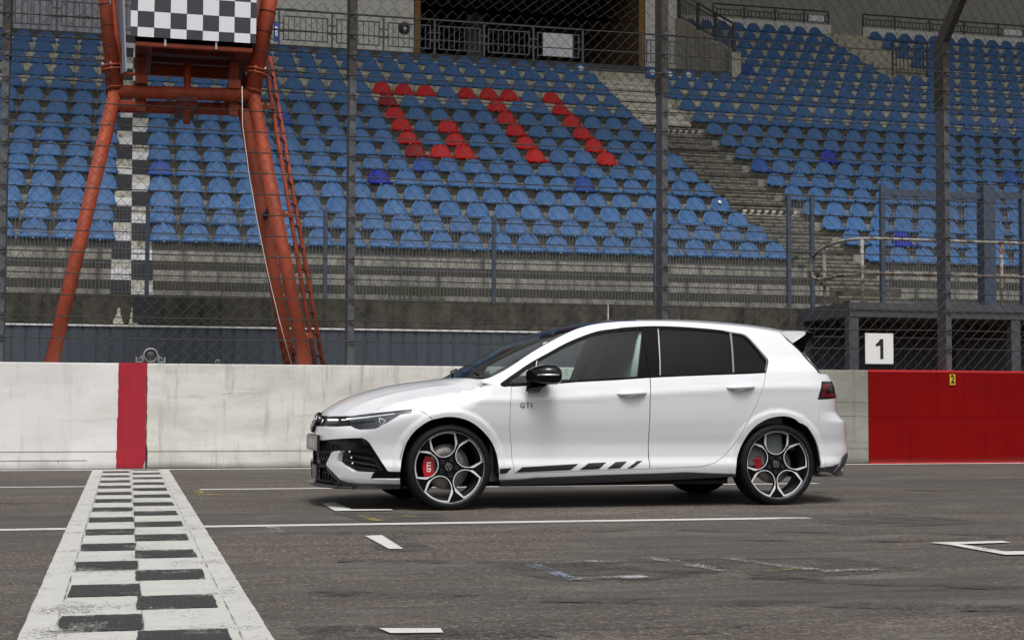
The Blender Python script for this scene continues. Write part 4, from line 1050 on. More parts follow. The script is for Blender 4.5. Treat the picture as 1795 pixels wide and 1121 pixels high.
TR = {
    'e_hood': ((-0.5836, 0.7101), (-0.4936, 0.7608), (-0.3739, 0.7905), (-0.1858, 0.8226), (-0.0183, 0.8528), (0.1497, 0.8725), (0.2021, 0.8981), (0.2637, 0.9605)),
    'e_pillar': ((0.3722, 0.9981), (0.509, 1.0717), (0.6187, 1.1391), (0.7341, 1.2047), (0.8652, 1.2719), (0.9995, 1.3336), (1.0997, 1.3687), (1.2299, 1.3982), (1.3864, 1.4156)),
    'e_roof': ((1.5277, 1.4225), (1.6679, 1.4247), (1.855, 1.4239), (2.0419, 1.4176), (2.229, 1.4065), (2.375, 1.3972), (2.5148, 1.3834), (2.6454, 1.3648), (2.7427, 1.348)),
    'e_rear': ((2.811, 1.2657), (2.9223, 1.1868), (2.9779, 1.1111), (3.0189, 1.0347)),
    'front_top': ((-1.1295, 0.68), (-0.9, 0.6894), (-0.5836, 0.7101)),
    'dlo': ((0.3831, 0.9268), (0.3997, 0.9393), (0.4194, 0.9526), (0.5313, 1.0226), (0.6588, 1.099), (0.7868, 1.1644), (0.9174, 1.2308), (1.0491, 1.286), (1.2134, 1.3398), (1.3702, 1.3635), (1.4666, 1.376), (1.6571, 1.3877), (1.8449, 1.3879), (2.0317, 1.3796), (2.2157, 1.3653), (2.3081, 1.3501), (2.3966, 1.339), (2.4325, 1.3271), (2.4637, 1.2971), (2.5188, 1.2205), (2.5714, 1.1456), (2.5775, 1.127), (2.574, 1.1088), (2.5592, 1.0815), (2.5341, 1.0304), (2.3591, 1.02), (2.1351, 1.0111), (1.8224, 0.9976), (1.5661, 0.9842), (1.2938, 0.9648), (0.9932, 0.948), (0.8362, 0.9353), (0.5434, 0.9134), (0.4101, 0.9037), (0.3876, 0.9116)),
    'win_front': ((0.7023, 1.0967), (0.8054, 1.1501), (0.9126, 1.2041), (1.0439, 1.2604), (1.1237, 1.2915), (1.2077, 1.3165), (1.3642, 1.3415), (1.5802, 1.3594), (1.5214, 1.1735), (1.4722, 0.9914), (1.2044, 0.9728), (0.9948, 0.9592), (0.8377, 0.9465), (0.6542, 0.9337)),
    'win_tri': ((0.6229, 1.0523), (0.591, 0.9397), (0.4575, 0.932), (0.4713, 0.9483)),
    'win_rear': ((1.7166, 1.3651), (1.8369, 1.3678), (2.026, 1.3605), (2.2102, 1.3467), (2.2913, 1.335), (2.2707, 1.1958), (2.2469, 1.0271), (2.1372, 1.0226), (1.8242, 1.0082), (1.6589, 0.9989), (1.6867, 1.1888)),
    'win_quarter': ((2.324, 1.329), (2.3917, 1.32), (2.413, 1.3083), (2.4399, 1.2802), (2.4942, 1.2019), (2.544, 1.1243), (2.5463, 1.1017), (2.5168, 1.0397), (2.2699, 1.0286)),
    'chrome_b': ((1.7078, 1.3654), (1.7153, 1.3655), (1.6964, 1.2564), (1.6763, 1.1218), (1.657, 1.0016), (1.6487, 1.0015), (1.6679, 1.1218), (1.687, 1.2563)),
    'chrome_m': ((0.6905, 1.1032), (0.6965, 1.105), (0.6774, 1.0423), (0.6712, 1.0423)),
    'trim_q': ((2.2974, 1.3397), (2.3161, 1.3391), (2.2978, 1.2188), (2.2672, 1.0295), (2.2508, 1.028), (2.2808, 1.2186)),
    'trim_c': ((2.23, 1.365), (2.3083, 1.3524), (2.395, 1.3403), (2.4307, 1.3275), (2.4637, 1.2953), (2.5179, 1.2173), (2.5675, 1.1442), (2.5708, 1.1178), (2.5315, 1.0407), (2.5218, 1.0406), (2.5585, 1.1132), (2.557, 1.1386), (2.507, 1.2135), (2.4525, 1.2905), (2.4235, 1.3195), (2.3902, 1.3319), (2.3055, 1.3426)),
    'door_f': ((0.4672, 0.9083), (0.4496, 0.7851), (0.4466, 0.6953), (0.4489, 0.6037), (0.4671, 0.469), (0.4714, 0.3881), (0.4867, 0.263), (1.0155, 0.2761), (1.5571, 0.2891), (1.5536, 0.3813), (1.5529, 0.4633), (1.5528, 0.598), (1.5529, 0.6964), (1.5537, 0.8146), (1.5692, 0.9834), (1.2936, 0.9635), (0.9931, 0.9467), (0.8361, 0.9341), (0.617, 0.9173)),
    'door_r': ((1.5692, 0.9834), (1.5537, 0.8146), (1.5529, 0.6964), (1.5528, 0.598), (1.5529, 0.4633), (1.5536, 0.3813), (1.5571, 0.2891), (1.7469, 0.294), (1.9822, 0.3021), (2.0892, 0.3291), (2.1726, 0.3774), (2.2351, 0.4429), (2.2891, 0.5183), (2.3446, 0.6148), (2.4068, 0.7163), (2.4479, 0.8047), (2.4812, 0.8867), (2.5063, 0.9512), (2.5328, 1.0282), (2.3588, 1.0187), (2.1348, 1.0098), (1.8221, 0.9963)),
    'arch_f': ((-0.3107, 0.1912), (-0.3171, 0.2445), (-0.3183, 0.2875), (-0.3098, 0.3519), (-0.2928, 0.4219), (-0.2684, 0.4944), (-0.2421, 0.5444), (-0.2117, 0.586), (-0.1603, 0.6359), (-0.1059, 0.6695), (-0.0187, 0.6837), (0.0777, 0.6725), (0.1619, 0.6399), (0.2484, 0.5747), (0.3233, 0.486), (0.3583, 0.3935), (0.3675, 0.2956), (0.3767, 0.2169)),
    'sill': ((0.561, 0.2246), (0.6545, 0.2336), (1.1986, 0.2498), (1.6104, 0.2576), (1.8472, 0.2642), (2.0788, 0.2537), (2.261, 0.2468)),
    'arch_r': ((2.2599, 0.2814), (2.2706, 0.349), (2.3073, 0.4472), (2.3635, 0.5464), (2.4061, 0.5963), (2.4614, 0.6378), (2.5419, 0.6741), (2.6503, 0.691), (2.7449, 0.6742), (2.8134, 0.6238), (2.8563, 0.5593), (2.9024, 0.4725), (2.9215, 0.3866), (2.9402, 0.2898)),
    'rear_bottom': ((3.0205, 0.2925), (3.1081, 0.2981), (3.1336, 0.3065)),
    'headlight': ((-0.7846, 0.6857), (-0.6827, 0.6954), (-0.582, 0.7063), (-0.3967, 0.7247), (-0.2216, 0.7412), (-0.2569, 0.7097), (-0.3356, 0.6982), (-0.4148, 0.6473), (-0.4797, 0.6088), (-0.5152, 0.5948), (-0.5775, 0.5892), (-0.6512, 0.5866), (-0.6978, 0.5952), (-0.75, 0.6111), (-0.7803, 0.6373), (-0.7904, 0.6664)),
    'grille_bar': ((-1.1074, 0.6776), (-0.8914, 0.6814), (-0.795, 0.6839), (-0.8004, 0.6663), (-0.788, 0.6373), (-0.7594, 0.6114), (-0.9175, 0.6046), (-1.1142, 0.6031)),
    'drl': ((-0.8991, 0.6619), (-0.8886, 0.6696), (-0.6335, 0.6871), (-0.3932, 0.7123), (-0.373, 0.7058), (-0.6286, 0.6739), (-0.871, 0.653), (-0.8907, 0.6544)),
    'bar_light': ((-1.1288, 0.6602), (-0.9397, 0.6623), (-0.9313, 0.6498), (-1.0986, 0.6459)),
    'arrow': ((-0.507, 0.6756), (-0.4885, 0.6778), (-0.4709, 0.6655), (-0.4471, 0.6554), (-0.4563, 0.6367), (-0.4719, 0.618), (-0.4871, 0.6178), (-0.4862, 0.6385), (-0.4995, 0.6529)),
    'intake': ((-1.178, 0.4993), (-0.9461, 0.5128), (-0.7728, 0.5224), (-0.6267, 0.527), (-0.59, 0.5141), (-0.5615, 0.4939), (-0.5148, 0.4333), (-0.4623, 0.3587), (-0.4161, 0.2935), (-0.4009, 0.2861), (-0.3191, 0.2854), (-0.3168, 0.2395), (-0.546, 0.2351), (-0.5272, 0.2747), (-0.7018, 0.2796), (-0.7948, 0.3157), (-0.8886, 0.3496), (-0.8718, 0.3885), (-0.8385, 0.4305), (-0.9172, 0.4265), (-0.95, 0.4155), (-0.9915, 0.3809), (-1.0343, 0.3339), (-1.0334, 0.3141), (-0.9462, 0.2729), (-0.8536, 0.2156), (-0.8098, 0.1948)),
    'blade': ((-0.95, 0.4155), (-0.9173, 0.4256), (-0.8385, 0.4305), (-0.8718, 0.3885), (-0.8886, 0.3496), (-0.7948, 0.3157), (-0.7018, 0.2796), (-0.5272, 0.2747), (-0.546, 0.2351), (-0.3167, 0.2378), (-0.3125, 0.1925), (-0.635, 0.1908), (-0.7626, 0.1959), (-0.8353, 0.2162), (-0.9381, 0.2711), (-1.0353, 0.314), (-1.0343, 0.3339)),
    'splitter': ((-1.0353, 0.314), (-0.9381, 0.2711), (-0.8353, 0.2162), (-0.7626, 0.1959), (-0.635, 0.1908), (-0.3125, 0.1925), (-0.3104, 0.169), (-0.6046, 0.1586), (-0.7455, 0.1622), (-0.8427, 0.1873), (-0.9368, 0.235), (-1.039, 0.2862)),
    'intake_hood': ((-0.7812, 0.4975), (-0.7509, 0.5215), (-0.6266, 0.5262), (-0.59, 0.5132), (-0.5615, 0.4939), (-0.5335, 0.4572), (-0.6356, 0.4768), (-0.6809, 0.4949)),
    'fog': ((-0.7637, 0.4224), (-0.7472, 0.3798), (-0.7382, 0.3399)),
    'fin': ((-0.7614, 0.4183), (-0.5997, 0.4169), (-0.7474, 0.3769), (-0.5756, 0.3725), (-0.7365, 0.3379), (-0.5531, 0.3311)),
    'seam_f': ((-0.2266, 0.7379), (-0.181, 0.7207), (-0.1457, 0.6939), (-0.1238, 0.6695)),
    'sensor': ((-0.2911, 0.5035)),
    'badge': ((0.5142, 0.7461), (0.6318, 0.7552), (0.6311, 0.7857), (0.5135, 0.7769)),
    'stripes': ((0.375, 0.2625), (0.373, 0.3019), (0.4671, 0.3064), (0.4282, 0.267), (0.4979, 0.2723), (0.5496, 0.3112), (0.9872, 0.3326), (0.9241, 0.2877), (0.9941, 0.2883), (1.0696, 0.3366), (1.2098, 0.3423), (1.1468, 0.2926), (1.2099, 0.2921), (1.2832, 0.343), (1.3781, 0.3479), (1.317, 0.2993), (1.3721, 0.2933), (1.4554, 0.3494), (1.5027, 0.3517), (1.4186, 0.2985)),
    'handle': ((1.2859, 0.8459), (1.5194, 0.8586), (2.1822, 0.9005), (2.4122, 0.908)),
    'tail_lamp': ((3.0269, 0.9644), (3.1142, 0.965), (3.3938, 0.9653), (4.0566, 0.9599), (4.0566, 0.8991), (3.3565, 0.832), (3.0825, 0.823), (2.9309, 0.8199), (2.9573, 0.8693), (2.9916, 0.9187)),
    'skirt': ((0.3815, 0.2133), (0.561, 0.2246), (0.6545, 0.2336), (1.1986, 0.2498), (1.6104, 0.2576), (1.8472, 0.2642), (2.0788, 0.2537), (2.261, 0.2468), (2.2635, 0.2285), (1.8543, 0.2129), (0.9366, 0.1904), (0.3889, 0.1807)),
    'crease_rear': ((2.939, 0.4346), (3.1876, 0.4328), (3.3428, 0.4444)),
}

UN = XA-UC*math.pi/2; UT = XB+UC*math.pi/2
def P3(u, z):
    x, y = from_u(u, z); return Vector((x, -y, z))        # near side; the far side mirrors y
def N3(u, z, e=.005):
    a = P3(min(u+e, UT), z)-P3(max(u-e, UN), z); b = P3(u, z+e)-P3(u, z-e)
    n = a.cross(b)
    if n.length < 1e-9: n = Vector((-1 if u < 0 else 1, 0, 0))
    n.normalize()
    if n.y > .0 and UN+.2 < u < UT-.2: n = -n
    if u <= UN+.2 and n.x > 0: n = -n
    if u >= UT-.2 and n.x < 0: n = -n
    return n
def inside(poly, X, Y):
    c = np.zeros(X.shape, bool); n = len(poly)
    for i in range(n):
        x1, y1 = poly[i]; x2, y2 = poly[(i+1) % n]
        if y1 == y2: continue
        k = ((y1 > Y) != (y2 > Y)) & (X < (x2-x1)*(Y-y1)/(y2-y1)+x1); c ^= k
    return c
def resample(poly, step):
    out = []; n = len(poly)
    for i in range(n):
        a, b = poly[i], poly[(i+1) % n]; L = math.hypot(b[0]-a[0], b[1]-a[1]); m = max(1, int(math.ceil(L/step)))
        out += [(a[0]+(b[0]-a[0])*k/m, a[1]+(b[1]-a[1])*k/m) for k in range(m)]
    return out
def area(p): return sum(a[0]*b[1]-b[0]*a[1] for a, b in zip(p, p[1:]+p[:1]))/2
def inset(poly, d):
    if area(poly) < 0: poly = poly[::-1]
    n = len(poly); o = []
    for i in range(n):
        a, b, c = poly[i-1], poly[i], poly[(i+1) % n]
        e1 = Vector((b[0]-a[0], b[1]-a[1])); e2 = Vector((c[0]-b[0], c[1]-b[1]))
        if e1.length < 1e-7 or e2.length < 1e-7: continue
        e1.normalize(); e2.normalize(); n1 = Vector((-e1.y, e1.x)); n2 = Vector((-e2.y, e2.x)); m = n1+n2
        if m.length < 1e-4: m = n1
        m.normalize(); k = min(2., 1/max(.3, m.dot(n1)))
        o.append((b[0]+m.x*d*k, b[1]+m.y*d*k))
    return o
def rounded(poly, r=.01, n=3):
    o = []; L = len(poly)
    for i in range(L):
        a, b, c = Vector(poly[i-1]), Vector(poly[i]), Vector(poly[(i+1) % L])
        ra = min(r, (a-b).length*.45); rc = min(r, (c-b).length*.45); p0 = b+(a-b).normalized()*ra; p2 = b+(c-b).normalized()*rc
        o += [tuple((1-t)**2*p0+2*t*(1-t)*b+t*t*p2) for t in [k/n for k in range(n+1)]]
    return o
FEAT = [[(-.15+.02*i, .862+SHIFT(-.15+.02*i)) for i in range(160)]]
for wx in (0., WB):
    for rr in (FLR-.013, FLR+.013):
        FEAT.append([(to_u(wx+rr*math.cos(a), .325+rr*math.sin(a)), .325+rr*math.sin(a)) for a in [math.radians(-20+2.6*i) for i in range(85)]])
def panel(name, outer, m, parent, holes=(), off=0., depth=.012, grid=.024, step=.02, sides=(1, -1), bow=None, solid=False):
    """a body panel cut along its outline in the chart of the body side, lifted onto the surface, with turned-in edges"""
    loops = [resample(outer, step)]+[resample(h, step) for h in holes]
    us = [p[0] for p in loops[0]]; zs = [p[1] for p in loops[0]]
    gu, gz = np.meshgrid(np.arange(min(us), max(us), grid), np.arange(min(zs), max(zs), grid)); gu = gu.ravel()+.003; gz = gz.ravel()+.003
    ok = inside(loops[0], gu, gz)
    for h in loops[1:]: ok &= ~inside(h, gu, gz)
    # keep grid points away from outlines
    allp = np.array([p for l in loops for p in l]); gu, gz = gu[ok], gz[ok]
    if len(gu):
        keep = np.ones(len(gu), bool)
        for a in range(0, len(gu), 2000):
            d = ((gu[a:a+2000, None]-allp[None, :, 0])**2+(gz[a:a+2000, None]-allp[None, :, 1])**2).min(1); keep[a:a+2000] = d > (grid*.45)**2
        gu, gz = gu[keep], gz[keep]
    fpts = []; fedge = []
    if name in ('body', 'front_door', 'rear_door'):
        for ft in FEAT:
            fu = np.array([p[0] for p in ft]); fz = np.array([p[1] for p in ft]); k_ = inside(loops[0], fu, fz)
            for h in loops[1:]: k_ &= ~inside(h, fu, fz)
            d = ((fu[:, None]-allp[None, :, 0])**2+(fz[:, None]-allp[None, :, 1])**2).min(1); k_ &= d > .008**2
            last = -9
            for i in range(len(ft)):
                if k_[i]:
                    fpts.append(ft[i])
                    if last == i-1: fedge.append((len(fpts)-2, len(fpts)-1))
                    last = i
        if fpts and len(gu):
            fa = np.array(fpts); keep = np.ones(len(gu), bool)
            for a in range(0, len(gu), 2000): keep[a:a+2000] = ((gu[a:a+2000, None]-fa[None, :, 0])**2+(gz[a:a+2000, None]-fa[None, :, 1])**2).min(1) > .008**2
            gu, gz = gu[keep], gz[keep]
    V = [Vector(p) for l in loops for p in l]+[Vector(p) for p in fpts]+[Vector((a, b)) for a, b in zip(gu, gz)]
    E = []; n0 = 0
    for l in loops: E += [(n0+i, n0+(i+1) % len(l)) for i in range(len(l))]; n0 += len(l)
    E += [(n0+a, n0+b) for a, b in fedge]
    rv, re, rf, ov, oe, of = delaunay_2d_cdt(V, E, [], 0, 1e-5)
    cx = np.array([(rv[f[0]].x+rv[f[1]].x+rv[f[2]].x)/3 for f in rf]); cz = np.array([(rv[f[0]].y+rv[f[1]].y+rv[f[2]].y)/3 for f in rf])
    ok = inside(loops[0], cx, cz)
    for h in loops[1:]: ok &= ~inside(h, cx, cz)
    fs = [tuple(f) for f, k in zip(rf, ok) if k]
    cnt = {}
    for f in fs:
        for a, b in ((f[0], f[1]), (f[1], f[2]), (f[2], f[0])): cnt[(a, b)] = 1
    bd = [(a, b) for (a, b) in cnt if (b, a) not in cnt]
    pts = []; nrm = []
    for v in rv:
        n_ = N3(v.x, v.y); p = P3(v.x, v.y); o_ = off(v.x, v.y) if callable(off) else off
        pts.append(p+n_*o_); nrm.append(n_)
    if callable(off):   # recompute normals from the faces
        nrm = None
    objs = []
    for s in sides:
        S_ = lambda p: Vector((p.x, p.y*s, p.z))
        vs = [S_(p) for p in pts]; ff = []
        vote = 0.
        for f0 in fs[::max(1, len(fs)//25)]:
            a, b, c = (vs[i] for i in f0); vote += (b-a).cross(c-a).dot(S_(N3(rv[f0[0]].x, rv[f0[0]].y)))
        flip = vote < 0
        ff = [tuple(reversed(f)) if flip else f for f in fs]
        bset = sorted({i for e in bd for i in e}); mp = {}
        n = len(vs); vn = [S_(q) for q in nrm] if nrm else None
        if depth:
            for i in bset:   # outline again, then sunk inwards
                mp[i] = len(vs); vs.append(vs[i]); 
                vs.append(vs[i]-S_(N3(rv[i].x, rv[i].y))*depth)
            for a, b in bd:
                q = (mp[b], mp[a], mp[a]+1, mp[b]+1); ff.append(tuple(reversed(q)) if flip else q)
            if solid:
                k0 = len(vs); vs += [S_(p)-S_(N3(rv[i].x, rv[i].y))*depth for i, p in enumerate(pts)]
                ff += [tuple(reversed([q+k0 for q in f])) for f in ff[:len(fs)]]
        me = bpy.data.meshes.new(name); me.from_pydata(vs, [], ff); me.materials.append(M[m] if isinstance(m, str) else m)
        sm_ = [True]*len(fs)+[False]*(len(ff)-len(fs)); me.polygons.foreach_set('use_smooth', sm_); me.update()
        if vn:
            ln = []
            fn = [p.normal.copy() for p in me.polygons]
            for pi, p in enumerate(me.polygons):
                for vi in p.vertices: ln.append(tuple(vn[vi]) if pi < len(fs) else tuple(fn[pi]))
            me.normals_split_custom_set(ln)
        par = parent[0 if s == 1 else 1] if isinstance(parent, (list, tuple)) else parent
        objs.append(new_obj(name, me, par))
    return objs

# ---- white body side
top_path = [(UN, .700), (-1.30, .695), (-1.20, .690)]+list(TR['front_top'])[:2]+list(TR['e_hood'])+[(.30, .968)]+list(TR['e_pillar'])+list(TR['e_roof'])+list(TR['e_rear'])+[(3.06, 1.022), (3.3, 1.02), (3.7, 1.02), (UT, 1.02)]
bot_rear = [(UT, .33), (3.6, .33), (3.3, .315)]+list(reversed(TR['rear_bottom']))
arr = [(-x if False else x, z) for x, z in reversed(TR['arch_r'])]
def arc_pts(cx, cz, r, a0, a1, n):
    return [(cx+r*math.cos(a0+(a1-a0)*i/n), cz+r*math.sin(a0+(a1-a0)*i/n)) for i in range(n+1)]
arcF = list(reversed(TR['arch_f'][2:]))
intake = list(TR['intake'])
i_top = [p for p in intake[:11]]      # from the centre outwards to the arch
# smooth the arches: replace traced points by a spline through them
def spline(pts, n=4):
    o = []
    for i in range(len(pts)-1):
        p0 = Vector(pts[max(i-1, 0)]); p1 = Vector(pts[i]); p2 = Vector(pts[i+1]); p3 = Vector(pts[min(i+2, len(pts)-1)])
        for k in range(n):
            t = k/n; o.append(tuple(.5*((2*p1)+(-p0+p2)*t+(2*p0-5*p1+4*p2-p3)*t*t+(-p0+3*p1-3*p2+p3)*t**3)))
    o.append(tuple(pts[-1])); return o
arcF_s = spline(list(TR['arch_f'][2:]), 4); arcR_s = spline(list(TR['arch_r']), 4)
dlo = list(TR['dlo']); DF = list(TR['door_f']); DR = list(TR['door_r'])
dlo_top = spline(dlo[:25], 3)
door_hole = dlo_top+list(reversed(DR[6:19]))+list(reversed(DF[0:8]))+[dlo[-2], dlo[-1]]
hl = rounded(list(TR['headlight']), .006, 2); gb = list(TR['grille_bar']); tl = rounded(list(TR['tail_lamp']), .006, 2)
# headlight and grille bar in one opening
front_open = [(UN, .682)]+[gb[0], gb[1]]+list(TR['headlight'])[:14]+[gb[5], gb[6], gb[7], (UN, .600)]
def slit(pts, w=.003):
    a = [Vector(p) for p in pts]; L = []; Rr = []
    for i, p in enumerate(a):
        t = (a[min(i+1, len(a)-1)]-a[max(i-1, 0)]).normalized(); n_ = Vector((-t.y, t.x))*w/2; L.append(tuple(p+n_)); Rr.append(tuple(p-n_))
    return L+Rr[::-1]
body_holes = [door_hole, [p for p in tl]]
# the front opening reaches the centreline: it splits the nose into bonnet strip and bumper; build the strip with the bonnet, start the body below it
hl_pts = list(TR['headlight'])
lower_edge = [(UN, .600), gb[7], gb[6], gb[5]]+hl_pts[13:3:-1]     # centre -> headlight tail (tip)
body_outer = lower_edge+hl_pts[3::-1]+[(-.795, .684), tuple(TR['front_top'][1])]+spline(top_path[5:13], 3)+spline(top_path[13:36], 3)+top_path[36:]+bot_rear+list(reversed(arcR_s))+list(reversed(TR['sill']))+list(reversed(arcF_s))+list(reversed(i_top))+[(UN, .497)]
body_holes = [door_hole, tl, slit(spline(list(TR['seam_f']), 3), .004), slit([(2.985, .822), (2.962, .76), (2.940, .70), (2.925, .655)]), slit([(3.04, 1.02), (3.055, .99), (3.04, .97)])]
body = panel('body', body_outer, 'white', car, holes=body_holes, grid=.018, step=.015, depth=.016)
# ---- doors
fd = panel('front_door', inset(DF, .0034), 'white', car, grid=.024, depth=.014)
rd = panel('rear_door', inset(DR, .0034), 'white', car, grid=.024, depth=.014)
# ---- window surround and panes
wf, wt, wr, wq = (rounded(list(TR[k]), .02 if k != 'win_tri' else .008, 3) for k in ('win_front', 'win_tri', 'win_rear', 'win_quarter'))
wf = rounded(list(TR['win_front']), .006, 2); wr = rounded(list(TR['win_rear']), .006, 2)
trim_outer = dlo_top+dlo[25:]
sp = slit([(1.561, 1.375), (1.566, 1.2), (1.568, 1.1), (1.5685, .99)], .004)
panel('window_surround', inset(trim_outer, .0006), 'trim_black', car, holes=[wf, wt, wr, wq, sp], off=-.003, depth=.02, grid=.03)
panel('window_pane', inset(wf, -.004), M['glass_front'], fd, off=-.008, depth=0, grid=.05)
panel('window_pane', inset(wt, -.004), M['glass_front'], car, off=-.008, depth=0, grid=.05)
panel('window_pane', inset(wr, -.004), M['glass_dark'], rd, off=-.008, depth=0, grid=.05)
panel('window_pane', inset(wq, -.004), M['glass_dark'], car, off=-.008, depth=0, grid=.05)
for k, m_ in (('chrome_b', 'chrome_grey'), ('chrome_m', 'chrome_grey'), ('trim_q', 'trim_grey'), ('trim_c', 'trim_grey')): panel('window_trim', list(TR[k]), m_, car, off=.0005, depth=.004, grid=.03)
# ---- dark inner shell behind the gaps
panel('inner_shell', [(-.9, .30), (-.50, .66), (.30, .90), (.45, .90), (2.55, 1.0), (3.0, .98), (3.25, .9), (3.3, .35), (2.98, .30), (2.96, .50), (2.80, .66), (2.63, .72), (2.45, .68), (2.28, .55), (2.22, .28), (.42, .26), (.38, .5), (.27, .62), (0, .72), (-.25, .62), (-.36, .42), (-.36, .28)], 'under', car, off=-.030, depth=0, grid=.05)
# ---- lamps
lampo = panel('headlight', inset(hl, .0008), 'lamp_dark', car, off=-.010, depth=.03, grid=.02)
panel('grille_bar', inset([(UN, .682)]+gb[:3]+gb[3:6]+[gb[6], gb[7], (UN, .600)], .0006), 'black_gloss', car, off=-.006, depth=.02, grid=.03)
panel('reflector', rounded([(-.66, .600), (-.54, .600), (-.44, .630), (-.36, .688), (-.45, .692), (-.62, .668)], .01, 2), 'lamp_grey', lampo, off=-.0085, depth=.002, grid=.02)
panel('running_light', inset(list(TR['drl']), .0018), 'led', lampo, off=-.006, depth=.006, grid=.02)
panel('lamp_fin', [(-.78, .640), (-.55, .655), (-.54, .648), (-.76, .628)], 'black_gloss', lampo, off=-.005, depth=.006, grid=.02)
panel('lamp_fin', [(-.70, .612), (-.52, .632), (-.51, .624), (-.68, .603)], 'trim_grey', lampo, off=-.005, depth=.006, grid=.02)
ar = list(TR['arrow']); panel('light_guide', slit([ar[0], ar[2], ar[3], ar[5], ar[6]], .007), 'led', lampo, off=-.004, depth=.004, grid=.02)
panel('light_guide', slit([ar[7], ar[8], ar[0]], .005), 'led', lampo, off=-.004, depth=.004, grid=.02)
panel('lens', inset(hl, .0015), M['lens'], lampo, off=-.001, depth=0, grid=.03)
panel('light_bar', list(TR['bar_light'])[:2]+list(TR['bar_light'])[2:]+[], 'led', car, off=-.002, depth=.004, grid=.02)
panel('chrome_strip', [(-1.10, .636), (-.93, .640), (-.93, .632), (-1.10, .628)], 'trim_grey', car, off=-.002, depth=.004, grid=.02)
tlo = panel('tail_light', inset(tl, .001), 'lamp_dark', car, off=-.006, depth=.02, grid=.02)
panel('red_element', [(2.992, .838), (3.010, .872), (3.050, .945), (3.30, .948), (3.6, .94), (3.6, .925), (3.28, .932), (3.13, .925), (3.085, .90), (3.062, .866), (3.30, .872), (3.6, .876), (3.6, .850), (3.30, .846)], 'tail_red', tlo, off=-.003, depth=.003, grid=.02)
panel('reflector', [(3.10, .885), (3.30, .888), (3.30, .918), (3.14, .916)], 'lamp_grey', tlo, off=-.004, depth=.002, grid=.02)
panel('reflector', [(2.962, .832), (2.985, .832), (3.035, .935), (3.015, .93)], 'lamp_grey', tlo, off=-.004, depth=.002, grid=.02)
panel('reflector', [(3.10, .828), (3.34, .836), (3.34, .844), (3.10, .838)], 'lamp_grey', tlo, off=-.004, depth=.002, grid=.02)
panel('lens', inset(tl, .0015), M['lens'], tlo, off=.001, depth=0, grid=.03)
# ---- lower front
it = intake
intake_poly = [(UN, .497)]+intake[:12]+[(-.3176, .20), (-.60, .20), (-.85, .19), (-1.0, .185), (-1.2, .18), (UN, .18)]
panel('air_intake', intake_poly, 'black_plastic', car, off=-.035, depth=0, grid=.04)
panel('intake_edge', slit([(UN, .4945)]+[(a, b-.004) for a, b in i_top[:11]], .007), 'black_gloss', car, off=.001, depth=.035, grid=.03)
def blade_off(u, z):   # a folded blade that stands proud of the bumper, its lower edge chamfered
    return .022-.016*max(0, min(1, (.222-z)/.03))
bl = list(TR['blade'])
panel('bumper_blade', inset(bl, .0008), 'white', car, off=blade_off, depth=.05, grid=.012, step=.012)
panel('front_splitter', list(TR['splitter']), 'skirt', car, off=.020, depth=.05, grid=.02, step=.02)
panel('canard', rounded([(-.545, .236), (-.527, .2735), (-.41, .285), (-.3185, .286), (-.3178, .238)], .003, 2), 'black_gloss', car, off=.004, depth=.03, grid=.03)
panel('intake_hood', rounded(list(TR['intake_hood']), .008, 2), 'black_gloss', car, off=.004, depth=.02, grid=.02)
for i in range(3):
    a, b = TR['fin'][2*i], TR['fin'][2*i+1]
    panel('intake_fin', slit([(a[0]-.10, a[1]-.010), (a[0]+.02, a[1]-.022), (b[0]+.05, b[1]-.04)], .009), 'black_plastic', car, off=-.012, depth=.02, grid=.03)
    panel('intake_fin', slit([(a[0]-.03, a[1]+.003), a, b, (b[0]+.06, b[1]-.02)], .006), 'black_gloss', car, off=-.004, depth=.025, grid=.03)
for u, z in TR['fog']:
    n_ = N3(u, z); p = P3(u, z)-n_*.005
    for s in (1, -1):
        q = Vector((p.x, p.y*s, p.z)); nn = Vector((n_.x, n_.y*s, n_.z)); T = Matrix.Translation(q) @ nn.to_track_quat('-Y', 'Z').to_matrix().to_4x4()
        MB().lathe([(.0, -.004), (.005, -.003), (.007, 0), (.008, .003)], 12, T).build('fog_light', M['letter_white'], car)
# honeycomb grille around the nose
hx = MB()
def hexline(a, b, w=.006):
    pa, pb = P3(*a)-N3(*a)*.010, P3(*b)-N3(*b)*.010; d = (pb-pa).normalized(); n_ = N3(*a); s_ = d.cross(n_).normalized()*w/2
    for q in (1, -1):
        f = lambda p: Vector((p.x, p.y*q, p.z))
        hx.add([f(pa+s_), f(pb+s_), f(pb-s_), f(pa-s_), f(pa+s_-n_*.018), f(pb+s_-n_*.018), f(pb-s_-n_*.018), f(pa-s_-n_*.018)], [(0, 1, 2, 3), (0, 4, 5, 1), (3, 2, 6, 7)])
hr = .034; blade_c = [(p[0]+0, p[1]) for p in bl]
jx = 0
u = UN
rw = 0; z = .485
gp = intake_poly
while z > .20:
    u = UN+(hr*.866 if rw % 2 else 0)
    while u < -.55:
        c = [(u+hr*math.sin(k*math.pi/3), z+hr*math.cos(k*math.pi/3)) for k in range(6)]
        ins = inside(gp, np.array([p[0] for p in c]+[u]), np.array([p[1] for p in c]+[z]))
        if ins.all() and u < -.93:
            for k in range(3): hexline(c[k], c[k+1])
        u += hr*1.732
    z -= hr*1.5; rw += 1
hx.build('honeycomb_grille', M['black_plastic'], car, fix=False, kind='stuff')
panel('intake_frame', slit([(-1.22, .205), (-1.20, .30), (-1.075, .30), (-1.04, .275)], .008), 'black_gloss', car, off=.004, depth=.03, grid=.03)
panel('intake_frame', [(UN, .20), (UN, .305), (-1.30, .305), (-1.29, .20)], 'skirt', car, off=.006, depth=.04, grid=.03)
